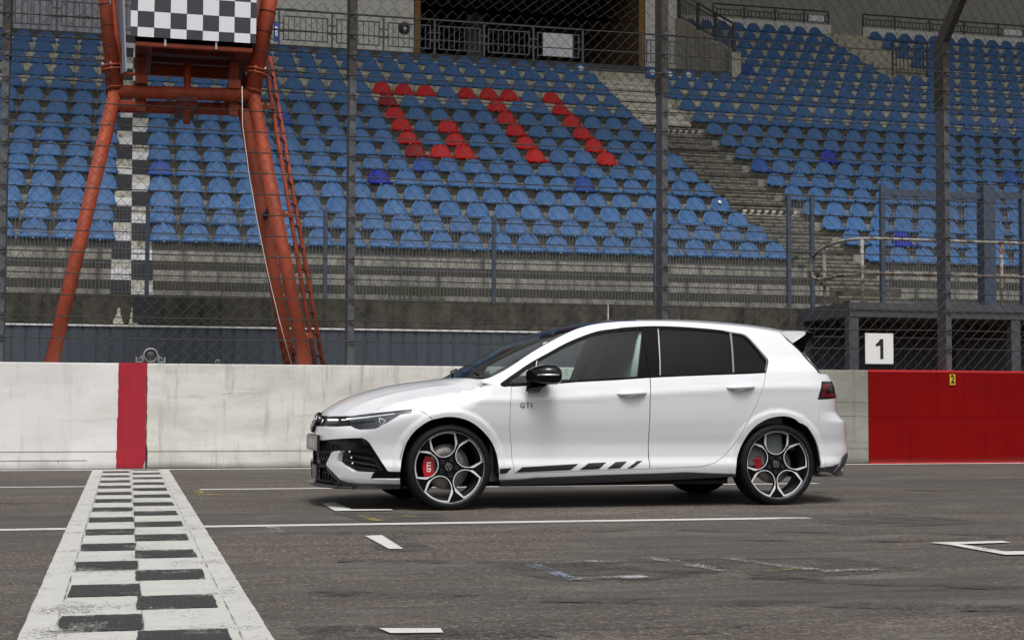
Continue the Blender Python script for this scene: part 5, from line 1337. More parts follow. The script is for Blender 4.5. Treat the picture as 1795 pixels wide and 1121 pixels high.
# lip
lp = MB(); pts = []; 
for s in (1, -1):
    row = []
    for i in range(15):
        u = UN+(-.70-UN)*i/14; p = P3(u, .17); n_ = N3(u, .17); row.append((Vector((p.x, p.y*s, 0)), Vector((n_.x, n_.y*s, 0)).normalized()))
    vs = []
    for p, n_ in row:
        for d, z in ((.028, .168), (.036, .160), (.030, .150), (-.10, .146), (-.10, .180)): q = p+n_*d; vs.append((q.x, q.y, z))
    fs = [(i*5+k, (i+1)*5+k, (i+1)*5+(k+1) % 5, i*5+(k+1) % 5) for i in range(14) for k in range(5)]
    lp.add(vs, fs, False)
lp.build('front_lip', M['skirt'], car)
# number plate and emblem
pb = MB().box(-.897, -.886, -.245, .245, .420, .530).build('number_plate', M['plate'], car, bevel=.002)
MB().box(-.886, -.865, -.25, .25, .414, .538).build('plate_holder', M['black_plastic'], car, bevel=.004)
for i, y in enumerate((-.17, -.13, -.02, .02, .11)):     # the plate's marks are too small to read: bare strokes
    MB().box(-.8982, -.8971, y-.006, y+.006, .445, .508).build('plate_mark', M['letter_white'], pb)
def emblem(parent, r, T, ring, face, d=.006):
    t_ = .085*r
    e = MB().lathe([(0, .002), (r, .002), (r, -.001), (0, -.001)], 32, T).build('emblem_disc', M[face], parent)
    b = MB(); b.lathe([(r*.93, 0), (r*.93, -d), (r*1.02, -d), (r*1.02, 0)], 40, T, smooth=False)
    def st(pts):
        for a, c in zip(pts, pts[1:]):
            a, c = Vector((a[0]*r, 0, a[1]*r)), Vector((c[0]*r, 0, c[1]*r)); dd = (c-a).normalized(); s_ = dd.cross(Vector((0, 1, 0)))*t_
            a2 = a-dd*t_*.4; c2 = c+dd*t_*.4
            q = [a2+s_, c2+s_, c2-s_, a2-s_]; b.add([T @ Vector((v.x, y, v.z)) for y in (-d, 0) for v in q], [(0, 1, 2, 3), (0, 4, 5, 1), (1, 5, 6, 2), (2, 6, 7, 3), (3, 7, 4, 0)])
    st([(-.36, .86), (-.03, .10)]); st([(.36, .86), (.03, .10)]); st([(-.03, .10), (.03, .10)])
    st([(-.78, .50), (-.40, -.80)]); st([(-.40, -.80), (-.08, -.08)]); st([(.78, .50), (.40, -.80)]); st([(.40, -.80), (.08, -.08)]); st([(-.08, -.08), (.08, -.08)])
    b.build('emblem_lettering', M[ring], parent)
ec = Vector((-.862, 0, .632)); en = Vector((-1, 0, .40)).normalized()
TE = Matrix.Translation(ec+en*.004) @ en.to_track_quat('-Y', 'Z').to_matrix().to_4x4()
eb = MB().lathe([(.0, -.006), (.074, -.006), (.082, .0), (.082, .03)], 40, TE).build('front_emblem', M['black_gloss'], car)
emblem(eb, .068, TE @ Matrix.Translation((0, -.008, 0)), 'chrome', 'black_gloss', .005)
panel('nose_strip', inset([(UN, .684)]+[(gb[0][0], gb[0][1]+.0015), (gb[1][0], gb[1][1]+.0015), (gb[2][0], gb[2][1]+.0015), (-.7965, .686), tuple(TR['front_top'][1]), tuple(TR['front_top'][0]), (-1.20, .690), (-1.30, .695), (UN, .70)], .0002), 'white', car, depth=.02, grid=.02, step=.012)
# ---- side skirt, rear diffuser
panel('side_skirt', [(a, b-.001) for a, b in TR['skirt']], 'skirt', car, off=.010, depth=.05, grid=.03)
dp = [(2.9415, .287), (3.026, .289), (3.1155, .2945), (3.18, .312), (3.30, .345), (3.5, .36), (UT, .36), (UT, .20), (3.4, .22), (3.24, .235), (3.10, .245), (2.94, .245)]
panel('rear_diffuser', [(2.942, .289), (3.0262, .290), (3.1155, .2955), (3.16, .306), (3.30, .312), (3.6, .327), (UT, .327), (UT, .20), (3.4, .205), (3.2, .235), (3.10, .25), (2.942, .252)], 'skirt', car, off=.004, depth=.05, grid=.03)
panel('diffuser_wing', [(3.20, .30), (3.26, .365), (3.36, .395), (3.40, .375), (3.34, .29), (3.22, .24), (3.16, .25)], 'skirt', car, off=.016, depth=.03, grid=.02)
for s in (1, -1): MB().tube([(3.10, s*.55, .24), (3.335, s*.55, .238)], .040, 16).build('exhaust_pipe', M['chrome'], car)
# ---- stripes and lettering on the front door
st = list(TR['stripes'])
panel('door_stripe', st[:4], 'ink', car, off=.0016, depth=0, grid=.014, step=.012)
for i in range(1, 5): panel('door_stripe', st[4*i:4*i+4], 'ink', (fd[0], fd[1]), off=.0016, depth=0, grid=.014, step=.012)
for s in (1, -1):
    me = text_mesh('GTI', .052, .003, .0012, spacing=1.25, mat=M['trim_grey'], name='badge_lettering')
    o = new_obj('badge_lettering', me, fd[0 if s == 1 else 1]); x, z = .573, .766; o.location = (x if s == 1 else x, -s*(S(x, z)+.001), z); o.rotation_euler = (R(90), 0, 0 if s == 1 else math.pi)
# ---- door handles
def handle(x, z, dz, par):
    for s in (1, -1):
        b = MB(); pts = []; rs_ = []
        for i in range(13):
            t = i/12; xx = x-.115+.23*t; bulge = math.sin(math.pi*min(1, max(0, t)))**.5; pts.append((xx, -(S(xx, z)-.008+.036*bulge)*s, z+dz*(t-.5)+.004)); rs_.append(.0105+.005*bulge)
        b.tube(pts, .01, 10, rs=rs_); b.build('door_handle', M['white'], par[0 if s == 1 else 1])
        d = MB(); n = 24; vs = []
        for k in range(n):
            w = 2*math.pi*k/n; xx = x-.012+.075*math.cos(w); zz_ = z-.012+.026*math.sin(w)
            vs.append((xx, -(S(xx, zz_)+.0006)*s, zz_))
        d.add(vs, [tuple(range(n))]); d.build('recess_shade_oval', M['shade_and_sensor_grey'], par[0 if s == 1 else 1])  # flat oval laid on the door, painted as the shade behind the handle
        MB().lathe([(0, -.003), (.006, -.002), (.007, .004)], 12, Matrix.Translation((x+.085, -(S(x+.085, z)+.022)*s, z+.004+dz*.35))).build('key_cover', M['trim_grey'], par[0 if s == 1 else 1])
M['shade_and_sensor_grey'] = mat('shade_and_sensor_grey', (.52, .52, .53), .5)  # shade of the handle hollow put into the colour; also the sensor ring
handle(1.405, .856, .012, fd); handle(2.300, .908, .010, rd)
# parking sensor
u, z = TR['sensor']
for s in (1, -1):
    p = P3(u, z); T = Matrix.Translation((p.x, p.y*s, p.z)); MB().lathe([(.0115, -.001), (.0130, -.0025), (.0145, -.001)], 20, T if s == 1 else T @ Matrix.Rotation(math.pi, 4, 'Z')).build('parking_sensor', M['shade_and_sensor_grey'], car)
# ---- upper surfaces as ribbons between centreline and edge
def edge_pt(u, z): return P3(u, z)
def polyline_at(pts, n):
    d = [0]
    for a, b in zip(pts, pts[1:]): d.append(d[-1]+(b-a).length)
    o = []
    for i in range(n+1):
        t = d[-1]*i/n; k = 0
        while k < len(d)-2 and d[k+1] < t: k += 1
        f = (t-d[k])/max(1e-9, d[k+1]-d[k]); o.append(pts[k].lerp(pts[k+1], min(1, max(0, f))))
    return o
def spline3(pts, n=6):
    o = []
    for i in range(len(pts)-1):
        p0, p1, p2, p3 = pts[max(i-1, 0)], pts[i], pts[i+1], pts[min(i+2, len(pts)-1)]
        for k in range(n):
            t = k/n; o.append(.5*((2*p1)+(p2-p0)*t+(2*p0-5*p1+4*p2-p3)*t*t+(3*p1-p0-3*p2+p3)*t**3))
    o.append(pts[-1].copy()); return o
def ribbon(name, C, E, m, parent, F=None, Rr=None, w=2.3, nt_=40, ns=20, extra=None, gap=0., lift=0., two=True):
    C = polyline_at(spline3([Vector((x, 0, z)) for x, z in C]), nt_); E = polyline_at(spline3([Vector(e) for e in E]), nt_)
    G = []
    for i in range(nt_+1):
        row = []
        for j in range(ns+1):
            s = (j/ns); s = 1-(1-s)**1.15; ws = s**w; p = C[i]*(1-ws)+E[i]*ws; p.y = E[i].y*s; p.x = C[i].x+(E[i].x-C[i].x)*s**2.0
            row.append(p)
        G.append(row)
    def fit(curve, t_i):   # bend the end rows onto a given boundary curve
        cur = polyline_at([Vector(c) for c in curve], ns); 
        dd = [cur[j]-G[t_i][j] for j in range(ns+1)]
        for i in range(nt_+1):
            k = max(0, 1-abs(i-t_i)/(nt_*.45))**1.6
            for j in range(ns+1): G[i][j] = G[i][j]+dd[j]*k
    if F is not None: fit(F, 0)
    if Rr is not None: fit(Rr, nt_)
    if gap:
        for i in range(nt_+1):
            p = G[i][ns]; q = G[i][ns-1]; d = (q-p); G[i][ns] = p+d.normalized()*gap
        for j in range(ns+1):
            p = G[0][j]; d = G[1][j]-p; G[0][j] = p+d.normalized()*gap
    if extra:
        for i in range(nt_+1):
            for j in range(ns+1): G[i][j].z += extra(i/nt_, j/ns)
    vs = []; fs = []
    W_ = 2*ns+1
    for i in range(nt_+1):
        for j in range(-ns, ns+1):
            p = G[i][abs(j)]; vs.append((p.x, p.y if j >= 0 else -p.y, p.z+lift))
    for i in range(nt_):
        for j in range(W_-1): fs.append((i*W_+j, i*W_+j+1, (i+1)*W_+j+1, (i+1)*W_+j))
    b = MB(); b.add(vs, fs, True)
    me = b.mesh(name, M[m] if isinstance(m, str) else m)
    if sum(p.normal.z for p in me.polygons) < 0: me.flip_normals()
    # turned edge
    bm = bmesh.new(); bm.from_mesh(me); be = [e for e in bm.edges if e.is_boundary]
    r_ = bmesh.ops.extrude_edge_only(bm, edges=be); nv = [v for v in r_['geom'] if isinstance(v, bmesh.types.BMVert)]
    for v in nv: v.co.z -= .012; v.co.y *= .995
    for f in [g for g in r_['geom'] if isinstance(g, bmesh.types.BMFace)]: f.smooth = False
    bm.to_mesh(me); bm.free()
    return new_obj(name, me, parent), G
eh = [P3(*q) for q in TR['e_hood']]+[P3(.30, .968)]
Ffront = [P3(u, z) for u, z in [(UN, .700), (-1.30, .695), (-1.20, .690)]+list(TR['front_top'])[:2]+[TR['e_hood'][0]]]
hoodC = [(-.800, .702), (-.793, .71), (-.744, .745), (-.695, .776), (-.624, .813), (-.553, .842), (-.481, .865), (-.385, .893), (-.276, .917), (-.142, .940), (-.022, .955), (.07, .967), (.17, .978)]
def hood_extra(t, s):
    r = math.exp(-((s-(.60+.12*t))/.045)**2)*.006*min(1, t*4)*min(1, (1-t)*6)
    return r-.010*sstep(.62+.12*t, .80+.1*t, s)*(1-s)*4*min(1, t*4)*.6
RC = [(.17, 0, .978), (.176, -.3, .9765), (.196, -.55, .972)]+[tuple(P3(*TR['e_hood'][-1]))]
hood, HG = ribbon('bonnet', hoodC, [tuple(p) for p in eh[:-1]], 'white', car, F=[tuple(p) for p in Ffront], Rr=RC, extra=hood_extra, nt_=60, ns=28, gap=.006)
ep = [tuple(P3(.30, .968))]+[tuple(P3(*q)) for q in TR['e_pillar']]
wsC = [(.205, .975), (.337, 1.060), (.519, 1.160), (.725, 1.262), (.904, 1.335), (1.013, 1.370), (1.143, 1.402), (1.30, 1.432), (1.44, 1.447)]
# cowl and wipers

ws, WG = ribbon('windscreen', wsC, ep, 'glass_screen', car, w=2.2, nt_=30, ns=16)
cw = MB(); cr = polyline_at([Vector(q) for q in RC], 16); wr_ = [WG[0][q] for q in range(17)]
for s_ in (1, -1):
    A_ = [Vector((p.x+.004, p.y*s_, p.z-.012)) for p in cr]; B_ = [Vector((p.x+.01, p.y*s_, p.z-.004)) for p in wr_]; C_ = [Vector(((a.x+b_.x)/2, a.y, min(a.z, b_.z)-.014)) for a, b_ in zip(A_, B_)]
    cw.add(A_+C_+B_, [(i, i+1, i+18, i+17) for i in range(16)]+[(i+17, i+18, i+35, i+34) for i in range(16)], True)
cw.build('cowl', M['black_plastic'], car, fix=False)
def wsp(r_, c_, up=.012):
    g_ = WG[r_][abs(c_)]; return Vector((g_.x-.004, g_.y*(1 if c_ >= 0 else -1), g_.z+up))
for c0, c1, r1 in ((13, 2, 4), (0, -12, 4)):
    pts = [wsp(0, c0, .0), wsp(1, c0-2, .014), wsp(2, (c0+c1)//2, .016), wsp(r1, c1, .012)]
    MB().tube(pts, .008, 6).build('wiper', M['black_plastic'], car)
# black glass border along the pillars and header
def border(G, rows, cols, name, m, lift=.001):
    vs = []; fs = []; idx = {}
    for s in (1, -1):
        b = MB(); pts = [[Vector((G[i][j].x, G[i][j].y*s, G[i][j].z+lift)) for j in cols] for i in rows]
        n = len(cols); b.add([p for r_ in pts for p in r_], [(i*n+j, i*n+j+1, (i+1)*n+j+1, (i+1)*n+j) for i in range(len(rows)-1) for j in range(n-1)], True)
        new_obj(name, b.mesh(name, M[m]), car)
border(WG, list(range(31)), [14, 15, 16], 'screen_border', 'black_gloss'); border(WG, [27, 28, 29, 30], list(range(0, 15)), 'screen_border', 'black_gloss'); border(WG, [0, 1, 2], list(range(0, 15)), 'screen_border', 'black_gloss')
er = [tuple(P3(*TR['e_pillar'][-1]))]+[tuple(P3(*q)) for q in TR['e_roof']]
rfC = [(1.44, 1.449), (1.632, 1.457), (1.899, 1.464), (2.101, 1.465), (2.305, 1.459), (2.507, 1.447), (2.666, 1.435), (2.82, 1.419), (2.92, 1.405), (2.99, 1.392)]
roof, RG = ribbon('roof', rfC, er, 'white', car, w=3.0, nt_=40, ns=20)
border(RG, [0, 1, 2, 3, 4, 5], list(range(0, 20)), 'roof_front_glass', 'black_gloss')
# tailgate glass
ee = [tuple(P3(*TR['e_roof'][-1]))]+[tuple(P3(*q)) for q in TR['e_rear']]
rear, _g = ribbon('tailgate_glass', [(2.99, 1.385), (3.10, 1.29), (3.20, 1.17), (3.27, 1.08), (3.305, 1.02)], ee, 'black_gloss', car, w=4.5, nt_=20, ns=16)
MB().tube([Vector(p)+Vector((.014, .006, .004)) for p in ee[2:]], .007, 6).tube([Vector((p[0], -p[1], p[2]))+Vector((.014, -.006, .004)) for p in ee[2:]], .007, 6).build('glass_flank', M['trim_grey'], car)
# ---- roof spoiler
def side_poly(y, pts): return [(x, y, z) for x, z in pts]
def loft(sections, name, m, parent, bevel=0, smooth=False, closed=True):
    n = len(sections[0]); b = MB(); vs = [p for s_ in sections for p in s_]; fs = []
    for i in range(len(sections)-1):
        for k in range(n if closed else n-1): fs.append((i*n+k, i*n+(k+1) % n, (i+1)*n+(k+1) % n, (i+1)*n+k))
    b.add(vs, fs, smooth); b.add(sections[0], [tuple(range(n))]); b.add(sections[-1], [tuple(reversed(range(n)))])
    bm = bmesh.new(); me = b.mesh(name, M[m]); bm.from_mesh(me); bmesh.ops.remove_doubles(bm, verts=bm.verts, dist=1e-5); bmesh.ops.recalc_face_normals(bm, faces=bm.faces)
    if bevel:
        es = [e for e in bm.edges if len(e.link_faces) == 2 and e.calc_face_angle(0) > .6]; bmesh.ops.bevel(bm, geom=es, offset=bevel, segments=2, affect='EDGES')
    bm.to_mesh(me); bm.free(); return new_obj(name, me, parent)
def sec(y, dx, pts): return [(x+dx, y, z-abs(y)**2*.05) for x, z in pts]
def wing(y, tail):   # section of the roof spoiler; it gets shorter and lower towards its tips
    a = abs(y)/.61; xe = 3.205-.195*a**1.6; ze = 1.398-.036*a**2
    if not tail: return [(2.90-.14*a, y, 1.409-.050*a**2), (2.99-.12*a, y, 1.405-.046*a**2), (xe, y, ze), (xe+.003, y, ze-.010), (xe-.07, y, ze-.022), (2.90-.10*a, y, 1.37-.05*a**2)]
    return [(xe+.001, y, ze+.001), (xe+.066, y, ze-.008-.010*a), (xe+.062, y, ze-.018-.014*a), (xe+.001, y, ze-.014)]
ys_ = [-.61, -.57, -.5, -.38, -.2, 0, .2, .38, .5, .57, .61]
spo = loft([wing(y, False) for y in ys_], 'roof_spoiler', 'white', car)
loft([wing(y, True) for y in ys_], 'spoiler_lip', 'black_gloss', spo)
for s_ in (-1, 1):
    cheek = [(2.745, 1.352), (2.80, 1.361), (2.90, 1.3655), (2.965, 1.364), (2.982, 1.354), (2.968, 1.334), (2.91, 1.302), (2.85, 1.263)]
    loft([[(x, s_*(.655+.012*(z < 1.33)), z) for x, z in cheek], [(x, s_*.57, z+.002) for x, z in cheek]], 'spoiler_cheek', 'white', spo, bevel=.004)
    fin = [(2.966, 1.3645), (3.045, 1.353), (3.052, 1.340), (3.012, 1.305), (2.985, 1.27), (2.955, 1.20), (2.90, 1.215), (2.852, 1.262), (2.912, 1.301), (2.969, 1.333), (2.983, 1.354)]
    loft([[(x, s_*(.653+.03*max(0, 1.28-z)), z) for x, z in fin], [(x, s_*(.60+.03*max(0, 1.28-z)), z) for x, z in fin]], 'spoiler_fin', 'black_gloss', spo)
# antenna
loft([[(2.56, -.022, 1.442), (2.70, -.022, 1.430), (2.70, .022, 1.430), (2.56, .022, 1.442)], [(2.63, -.006, 1.470), (2.69, -.008, 1.465), (2.69, .008, 1.465), (2.63, .006, 1.470)], [(2.668, -.003, 1.486), (2.682, -.003, 1.486), (2.682, .003, 1.486), (2.668, .003, 1.486)]], 'roof_antenna', 'black_gloss', car)
# ---- mirrors
def mirror(s):
    secs = []
    # housing: sections along x (front -> rear), each a rounded outline in (y, z)
    data = [(.618, .034, .044, 1.000), (.640, .070, .058, 1.003), (.675, .092, .071, 1.006), (.72, .105, .080, 1.008), (.77, .112, .083, 1.006), (.80, .112, .079, 1.003), (.816, .104, .070, 1.000)]
    n = 20
    for x, hy, hz, zc in data:
        r_ = []
        for k in range(n):
            w = 2*math.pi*k/n; c, d = math.cos(w), math.sin(w); yy = hy*abs(c)**.75*(1 if c > 0 else -1); zz_ = hz*abs(d)**.8*(1 if d > 0 else -1)
            if zz_ < 0: zz_ *= .80
            r_.append((x-.045+.02*(yy/hy), -s*(.985+yy), zc+zz_-.018))
        secs.append(r_)
    h_ = loft(secs, 'door_mirror', 'black_gloss', car, smooth=True)
    loft([[(.600, -s*.86, .862), (.69, -s*.86, .862), (.69, -s*.86, .915), (.600, -s*.86, .935)], [(.555, -s*.93, .872), (.67, -s*.93, .880), (.69, -s*.93, .945), (.575, -s*.93, .955)], [(.57, -s*.985, .895), (.71, -s*.985, .915), (.73, -s*.985, .96), (.58, -s*.985, .965)]], 'mirror_foot', 'black_gloss', h_, bevel=.006)
    b = MB(); pts = [(x-.045, -s*(.985+hy*1.012), .9925+.0*x) for x, hy in ((.655, .072), (.69, .098), (.73, .108), (.77, .1135), (.805, .112), (.82, .100))]
    b.tube(pts, .006, 8, rs=[.004, .006, .0065, .0065, .006, .004]); b.build('indicator', M['chrome'], h_)
    MB().lathe([(0, 0), (.070, 0)], 20, Matrix.Translation((.777, -s*.985, .99)) @ Matrix.Rotation(math.pi/2, 4, 'Z')).build('mirror_glass', M['chrome'], h_)
mirror(1); mirror(-1)
# ---- wheels
def ropen(n=16):
    """outline of one wheel opening: pointed shoulders at the rim, round at the hub; centred on +Z"""
    rc, rr = .159, .0825; o = []
    A = math.radians(21.5); ro = .2330
    o += [(ro*math.sin(-A+2*A*i/8)*1.0, ro*math.cos(-A+2*A*i/8)+.004*math.cos((i/8-.5)*math.pi)) for i in range(9)]       # outer arc, left to right
    a0, a1 = math.radians(2), math.radians(-182)
    o += [(rr*math.cos(a0+(a1-a0)*i/n), rc+rr*math.sin(a0+(a1-a0)*i/n)) for i in range(n+1)]
    return o
OPEN = ropen()
def rotp(p, a): c, s_ = math.cos(a), math.sin(a); return (p[0]*c-p[1]*s_, p[0]*s_+p[1]*c)
def face_y(r): return -.012-.020*max(0, (r-.10)/.15)+.012*math.exp(-(r/.05)**2)*0     # the face leans outwards towards the rim
def lift2d(name, outer, holes, m, parent, thick, off=0., grid=.02, smooth=False):
    loops = [outer]+list(holes); V = [Vector(p) for l in loops for p in l]; E = []; n0 = 0
    for l in loops: E += [(n0+i, n0+(i+1) % len(l)) for i in range(len(l))]; n0 += len(l)
    xs_ = [p[0] for p in outer]; zs_ = [p[1] for p in outer]
    if grid:
        gx, gz = np.meshgrid(np.arange(min(xs_), max(xs_), grid), np.arange(min(zs_), max(zs_), grid)); gx = gx.ravel(); gz = gz.ravel(); ok = inside(outer, gx, gz)
        for h_ in holes: ok &= ~inside(h_, gx, gz)
        ap = np.array([tuple(v) for v in V]); gx, gz = gx[ok], gz[ok]
        d = ((gx[:, None]-ap[None, :, 0])**2+(gz[:, None]-ap[None, :, 1])**2).min(1) if len(gx) else np.array([]); V += [Vector((a, b)) for a, b, q in zip(gx, gz, d) if q > (grid*.4)**2]
    rv, re, rf, *_ = delaunay_2d_cdt(V, E, [], 0, 1e-6)
    cx = np.array([(rv[f[0]].x+rv[f[1]].x+rv[f[2]].x)/3 for f in rf]); cz = np.array([(rv[f[0]].y+rv[f[1]].y+rv[f[2]].y)/3 for f in rf]); ok = inside(outer, cx, cz)
    for h_ in holes: ok &= ~inside(h_, cx, cz)
    fs = [tuple(f) for f, k in zip(rf, ok) if k]; cnt = set()
    for f in fs: cnt |= {(f[0], f[1]), (f[1], f[2]), (f[2], f[0])}
    bd = [(a, b) for a, b in cnt if (b, a) not in cnt]; n = len(rv)
    vs = [(v.x, face_y(v.length)+off, v.y) for v in rv]+[(v.x, face_y(v.length)+off+thick, v.y) for v in rv]
    ff = [f for f in fs]+[tuple(reversed([i+n for i in f])) for f in fs]+[(b, a, a+n, b+n) for a, b in bd]
    b = MB(); b.add(vs, ff); return b.build(name, m, parent)
def make_wheel():
    w = empty('wheel', parent=car)
    prof = [(.240, .100), (.252, .108), (.300, .112), (.312, .100), (.3165, .075), (.3175, .0), (.3165, -.075), (.3125, -.098), (.304, -.109), (.293, -.115), (.280, -.1175), (.270, -.115), (.2635, -.106), (.260, -.094)]
    MB().lathe(prof, 96).build('tyre', M['rubber'], w)
    b = MB()
    for r_ in (.274, .300): b.lathe([(r_, -.1160 if r_ < .29 else -.1115), (r_+.002, -.1185 if r_ < .29 else -.1135), (r_+.004, -.117 if r_ < .29 else -.109)], 96)
    b.build('tyre_rib', M['rubber'], w)
    tg = MB()
    for d in (-.05, -.017, .017, .05): tg.lathe([(.3178, d-.004), (.3130, d), (.3178, d+.004)], 96)
    tg.build('tread_groove', M['under'], w)
    MB().lathe([(.2500, -.100), (.2497, -.1065), (.2475, -.1065), (.2468, -.100), (.2440, -.086)], 96).build('rim_flange', M['barrel'], w)
    MB().lathe([(.2493, -.1062), (.2490, -.1078), (.2480, -.1078), (.2477, -.1062)], 96).build('rim_edge', M['alloy'], w)
    MB().lathe([(.2475, -.100), (.238, -.060), (.222, -.02), (.222, .08), (.235, .105)], 72).build('rim_barrel', M['barrel'], w)
    n = 100; outer = [(.2485*math.cos(2*math.pi*i/n), .2485*math.sin(2*math.pi*i/n)) for i in range(n)]
    T0 = -.050
    holes = [[rotp(p, 2*math.pi*k/5) for p in OPEN] for k in range(5)]
    lift2d('spoke_face', outer, [h_ for h_ in holes], M['alloy_black'], w, .030, T0, grid=.018)
    def grow(poly, f):   # outward offset with its own width at each vertex
        pl = poly if area(poly) > 0 else poly[::-1]; n_ = len(pl); o = []
        for i in range(n_):
            a, b_, c = pl[i-1], pl[i], pl[(i+1) % n_]; e1 = Vector((b_[0]-a[0], b_[1]-a[1])).normalized(); e2 = Vector((c[0]-b_[0], c[1]-b_[1])).normalized()
            m_ = Vector((e1.y, -e1.x))+Vector((e2.y, -e2.x)); m_.normalize(); k_ = min(1.5, 1/max(.4, m_.dot(Vector((e1.y, -e1.x))))); q = f(b_); o.append((b_[0]+m_.x*q*k_, b_[1]+m_.y*q*k_))
        return o, pl
    def wid(p):
        r_ = math.hypot(*p)
        if r_ > .225: return .0095
        s_ = max(0, min(1, (r_-.150)/.055)); return .0050+.0085*math.sin(s_*math.pi)+.004*s_
    for k in range(5):
        out, inn = grow(OPEN, wid); out = [p if math.hypot(*p) < .2450 else tuple(Vector(p).normalized()*.2450) for p in out]
        lift2d('polished_edge', [rotp(p, 2*math.pi*k/5) for p in out], [[rotp(p, 2*math.pi*k/5) for p in inn]], M['alloy'], w, .004, T0-.0035, grid=0)
    for k in range(5):
        c = MB(); a = 2*math.pi*k/5+math.pi/5; c.lathe([(.0, .004), (.0085, .004), (.0095, -.001), (.0125, -.0015), (.0125, .004)], 12, Matrix.Translation((.056*math.sin(a), T0+face_y(.05), .056*math.cos(a))))
        c.build('wheel_bolt', M['barrel'], w)
    cc = MB().lathe([(.0, -.008), (.030, -.008), (.034, -.003), (.034, .004)], 32, Matrix.Translation((0, T0+face_y(.02), 0))).build('centre_cap', M['black_gloss'], w)
    emblem(cc, .0255, Matrix.Translation((0, T0+face_y(.02)-.0085, 0)), 'chrome', 'black_gloss', .002)
    cc_kids = [o for o in bpy.data.objects if o.parent == cc]
    for o in cc_kids: o.parent = w
    return w
proto = make_wheel()
def axle_parts(name_x, rear):
    pass
def brakes(w, rear):
    r_ = .160 if not rear else .145
    MB().lathe([(.062, .02), (.062, -.006), (.075, -.010), (r_, -.010), (r_, .012), (.06, .012)], 64).build('brake_disc', M['disc'] if not rear else M['disc'], w).location = (0, .0, 0)
    h_ = MB()
    for i in range(36):
        a = i*math.pi/18; rr = .095+.022*(i % 3); h_.lathe([(0, 0), (.0032, 0)], 8, Matrix.Translation((rr*math.cos(a), -.0106, rr*math.sin(a))))
    h_.build('disc_holes', M['under'], w)
    if not rear:
        pl_ = [(rr*math.cos(a), rr*math.sin(a)) for rr, aa in ((.105, (math.radians(152), math.radians(208))), (.178, (math.radians(208), math.radians(152)))) for a in [aa[0]+(aa[1]-aa[0])*i/8 for i in range(9)]]
        c = MB(); Mx = Matrix.Rotation(math.pi/2, 4, 'X')
        c.prism(pl_, Matrix.Translation((0, -.036, 0)) @ Mx, Matrix.Translation((0, .03, 0)) @ Mx); cal = c.build('brake_caliper', M['caliper'], w, bevel=.005)
        o = new_obj('caliper_lettering', text_mesh('GTI', .042, .002, .0015, spacing=1.1, mat=M['letter_white'], name='caliper_lettering'), w); o.location = (-.140, -.0372, 0); o.rotation_euler = (R(90), R(-90), 0)
    else:
        c = MB()
        for x0, x1, z0, z1 in ((-.150, -.120, -.05, .03), (-.170, -.105, .018, .045), (-.118, -.098, -.035, .035), (-.16, -.14, -.015, .015), (-.15, -.105, .052, .064)): c.box(x0, x1, -.034, .02, z0, z1)
        c.build('brake_caliper', M['caliper_rear'], w, bevel=.003)
    if rear: MB().lathe([(0, -.004), (.06, -.004), (.062, .01)], 24).build('brake_hub', M['barrel'], w)
WHEELS = []
def clone_wheel(src):
    w = dup(src, car)
    for ch in [o for o in bpy.data.objects if o.parent == src]: dup(ch, w)
    return w
base_kids = None
rearw = clone_wheel(proto)
brakes(proto, False); brakes(rearw, True)
def spin(w, ang):
    """turn the alloy, tyre and emblem only; brakes keep their place"""
    for ch in [o for o in bpy.data.objects if o.parent == w]:
        if ch.name.split('.')[0] in ('spoke_face', 'polished_edge', 'wheel_bolt'): ch.rotation_euler = (0, ang, 0)
spin(proto, -math.radians(13)); spin(rearw, 0)
for w_ in (proto, rearw):
    for ch in [o for o in bpy.data.objects if o.parent == w_]:
        if ch.name.split('.')[0] not in ('tyre', 'tyre_rib', 'tread_groove'): ch.scale = (1.052, 1, 1.052)
WY_ = .760; HZ = .314
proto.location = (0, -WY_, HZ); rearw.location = (WB, -WY_, HZ)
w3 = clone_wheel(proto); w3.location = (0, WY_, HZ); w3.rotation_euler = (0, 0, math.pi)
w4 = clone_wheel(rearw); w4.location = (WB, WY_, HZ); w4.rotation_euler = (0, 0, math.pi)
# wheel housings, floor, cabin
for wx in (0, WB):
    for s in (1, -1):
        MB().lathe([(.372, -s*.855), (.376, -s*.50), (.0, -s*.48)], 40, Matrix.Translation((wx, 0, .3225)), a0=-.15, a1=math.pi+.15).build('wheel_housing', M['under'], car, fix=False)
MB().box(.40, 2.20, -.80, .80, .165, .199).box(-.78, 2.30, -.56, .56, .155, .1985).box(2.301, 3.20, -.5, .5, .235, .30).box(.40, 2.22, -.82, .82, .17, .20).box(-.30, .30, -.48, .48, .2, .62).box(2.32, 2.94, -.48, .48, .2, .7).build('underbody', M['under'], car)
MB().tube([(0, -.7, .30), (0, .7, .30)], .04, 8).tube([(WB, -.7, .28), (WB, .7, .28)], .05, 8).build('axles', M['under'], car)
MB().box(.34, 2.95, -.74, .74, .42, .47).box(.34, .40, -.72, .72, .20, .90).box(2.9, 2.95, -.7, .7, .2, .95).build('cabin_floor', M['interior'], car)
for s in (1, -1): MB().box(.46, 2.7, s*.76-.03, s*.76+.03, .30, .90).build('door_lining', M['interior'], car, bevel=.01)
dash = loft([[(x, y, z) for x, z in ((.32, .88), (.42, .945), (.62, .955), (.76, .935), (.80, .86), (.74, .60), (.36, .55))] for y in (-.72, 0, .72)], 'dashboard', 'interior', car, bevel=.01)
MB().box(.74, .755, -.25, .02, .90, 1.0).box(.66, .672, -.60, -.30, .93, .99).build('display', M['black_gloss'], car)
stw = MB(); T = Matrix.Translation((.90, -.37, .93)) @ Matrix.Rotation(R(-25), 4, 'Y') @ Matrix.Rotation(math.pi/2, 4, 'Z')
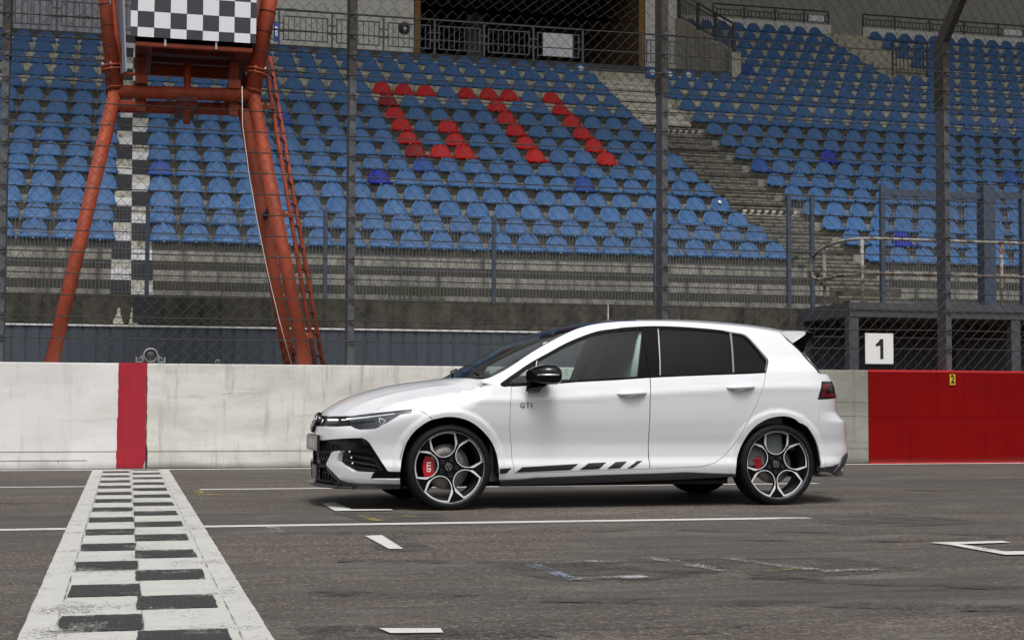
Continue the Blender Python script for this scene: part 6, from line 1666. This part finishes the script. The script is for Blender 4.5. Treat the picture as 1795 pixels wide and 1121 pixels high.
stw.lathe([(.165+.016*math.cos(a), .016*math.sin(a)) for a in [i*math.pi/4 for i in range(9)]], 32, T); stw.box(-.16, .16, -.012, .012, -.02, .02, T); stw.box(-.02, .02, -.012, .012, -.16, 0, T)
stw.build('steering_wheel', M['interior'], car)
def seat(y, x, h=1.0, m='interior'):
    t = empty('car_seat', parent=car)
    cu = loft([[(x+dx, y+w_, z) for w_, z in ((-.25*k, .50), (-.27*k, .60), (-.20*k, .645), (.20*k, .645), (.27*k, .60), (.25*k, .50))] for dx, k in ((-.30, .9), (-.1, 1), (.22, .95))], 'cushion', m, t, bevel=.02)
    secs = []
    for z, dx, w_, th in ((.60, .16, .25, .10), (.75, .20, .27, .11), (.95, .27, .27, .10), (1.08, .32, .21, .09), (1.14, .345, .145, .075), (1.22, .365, .135, .065), (1.275, .375, .11, .05)):
        secs.append([(x+dx-th/2, y-w_*.8, z), (x+dx-th*.8, y-w_, z), (x+dx+th/2, y-w_*.95, z), (x+dx+th/2, y+w_*.95, z), (x+dx-th*.8, y+w_, z), (x+dx-th/2, y+w_*.8, z)])
    loft(secs, 'backrest', m, t, bevel=.012)
seat(-.37, 1.26); seat(.37, 1.26)
loft([[(2.25, y, .60), (2.25, y, .68), (2.62, y, .66), (2.72, y, 1.05), (2.80, y, 1.05), (2.78, y, .60)] for y in (-.66, 0, .66)], 'rear_bench', 'interior', car, bevel=.02)
for y in (-.42, .42): MB().box(2.68, 2.78, y-.13, y+.13, 1.06, 1.20).build('head_restraint', M['interior'], car, bevel=.02)
# pillars and roof lining inside
for s in (1, -1):
    MB().tube([(1.47, s*.72, .90), (1.55, s*.68, 1.15), (1.63, s*.58, 1.36)], .05, 8).build('pillar_lining', M['interior_grey'], car)
    MB().tube([(.40, s*.74, .96), (.80, s*.65, 1.22), (1.25, s*.58, 1.375)], .03, 8).build('pillar_lining', M['interior_grey'], car)
    MB().tube([(1.60, s*.66, 1.20), (1.55, s*.66, 1.0), (1.52, s*.66, .70)], .012, 6).build('belt', M['interior_grey'], car)
ribbon('headlining', [(1.38, 1.405), (2.0, 1.425), (2.8, 1.39)], [(1.38, -.57, 1.365), (2.0, -.58, 1.375), (2.7, -.57, 1.33)], 'headlining', car, nt_=8, ns=6)
ribbon('headlining', [(.98, 1.315), (1.38, 1.40)], [(1.15, -.56, 1.335), (1.38, -.56, 1.36)], 'headlining', car, nt_=3, ns=4)
loft([[(.98, -.10, 1.28), (1.02, -.10, 1.28), (1.02, -.10, 1.34), (.98, -.10, 1.34)], [(.98, .12, 1.28), (1.02, .12, 1.28), (1.02, .12, 1.34), (.98, .12, 1.34)]], 'rear_view_mirror', 'interior', car, bevel=.008)
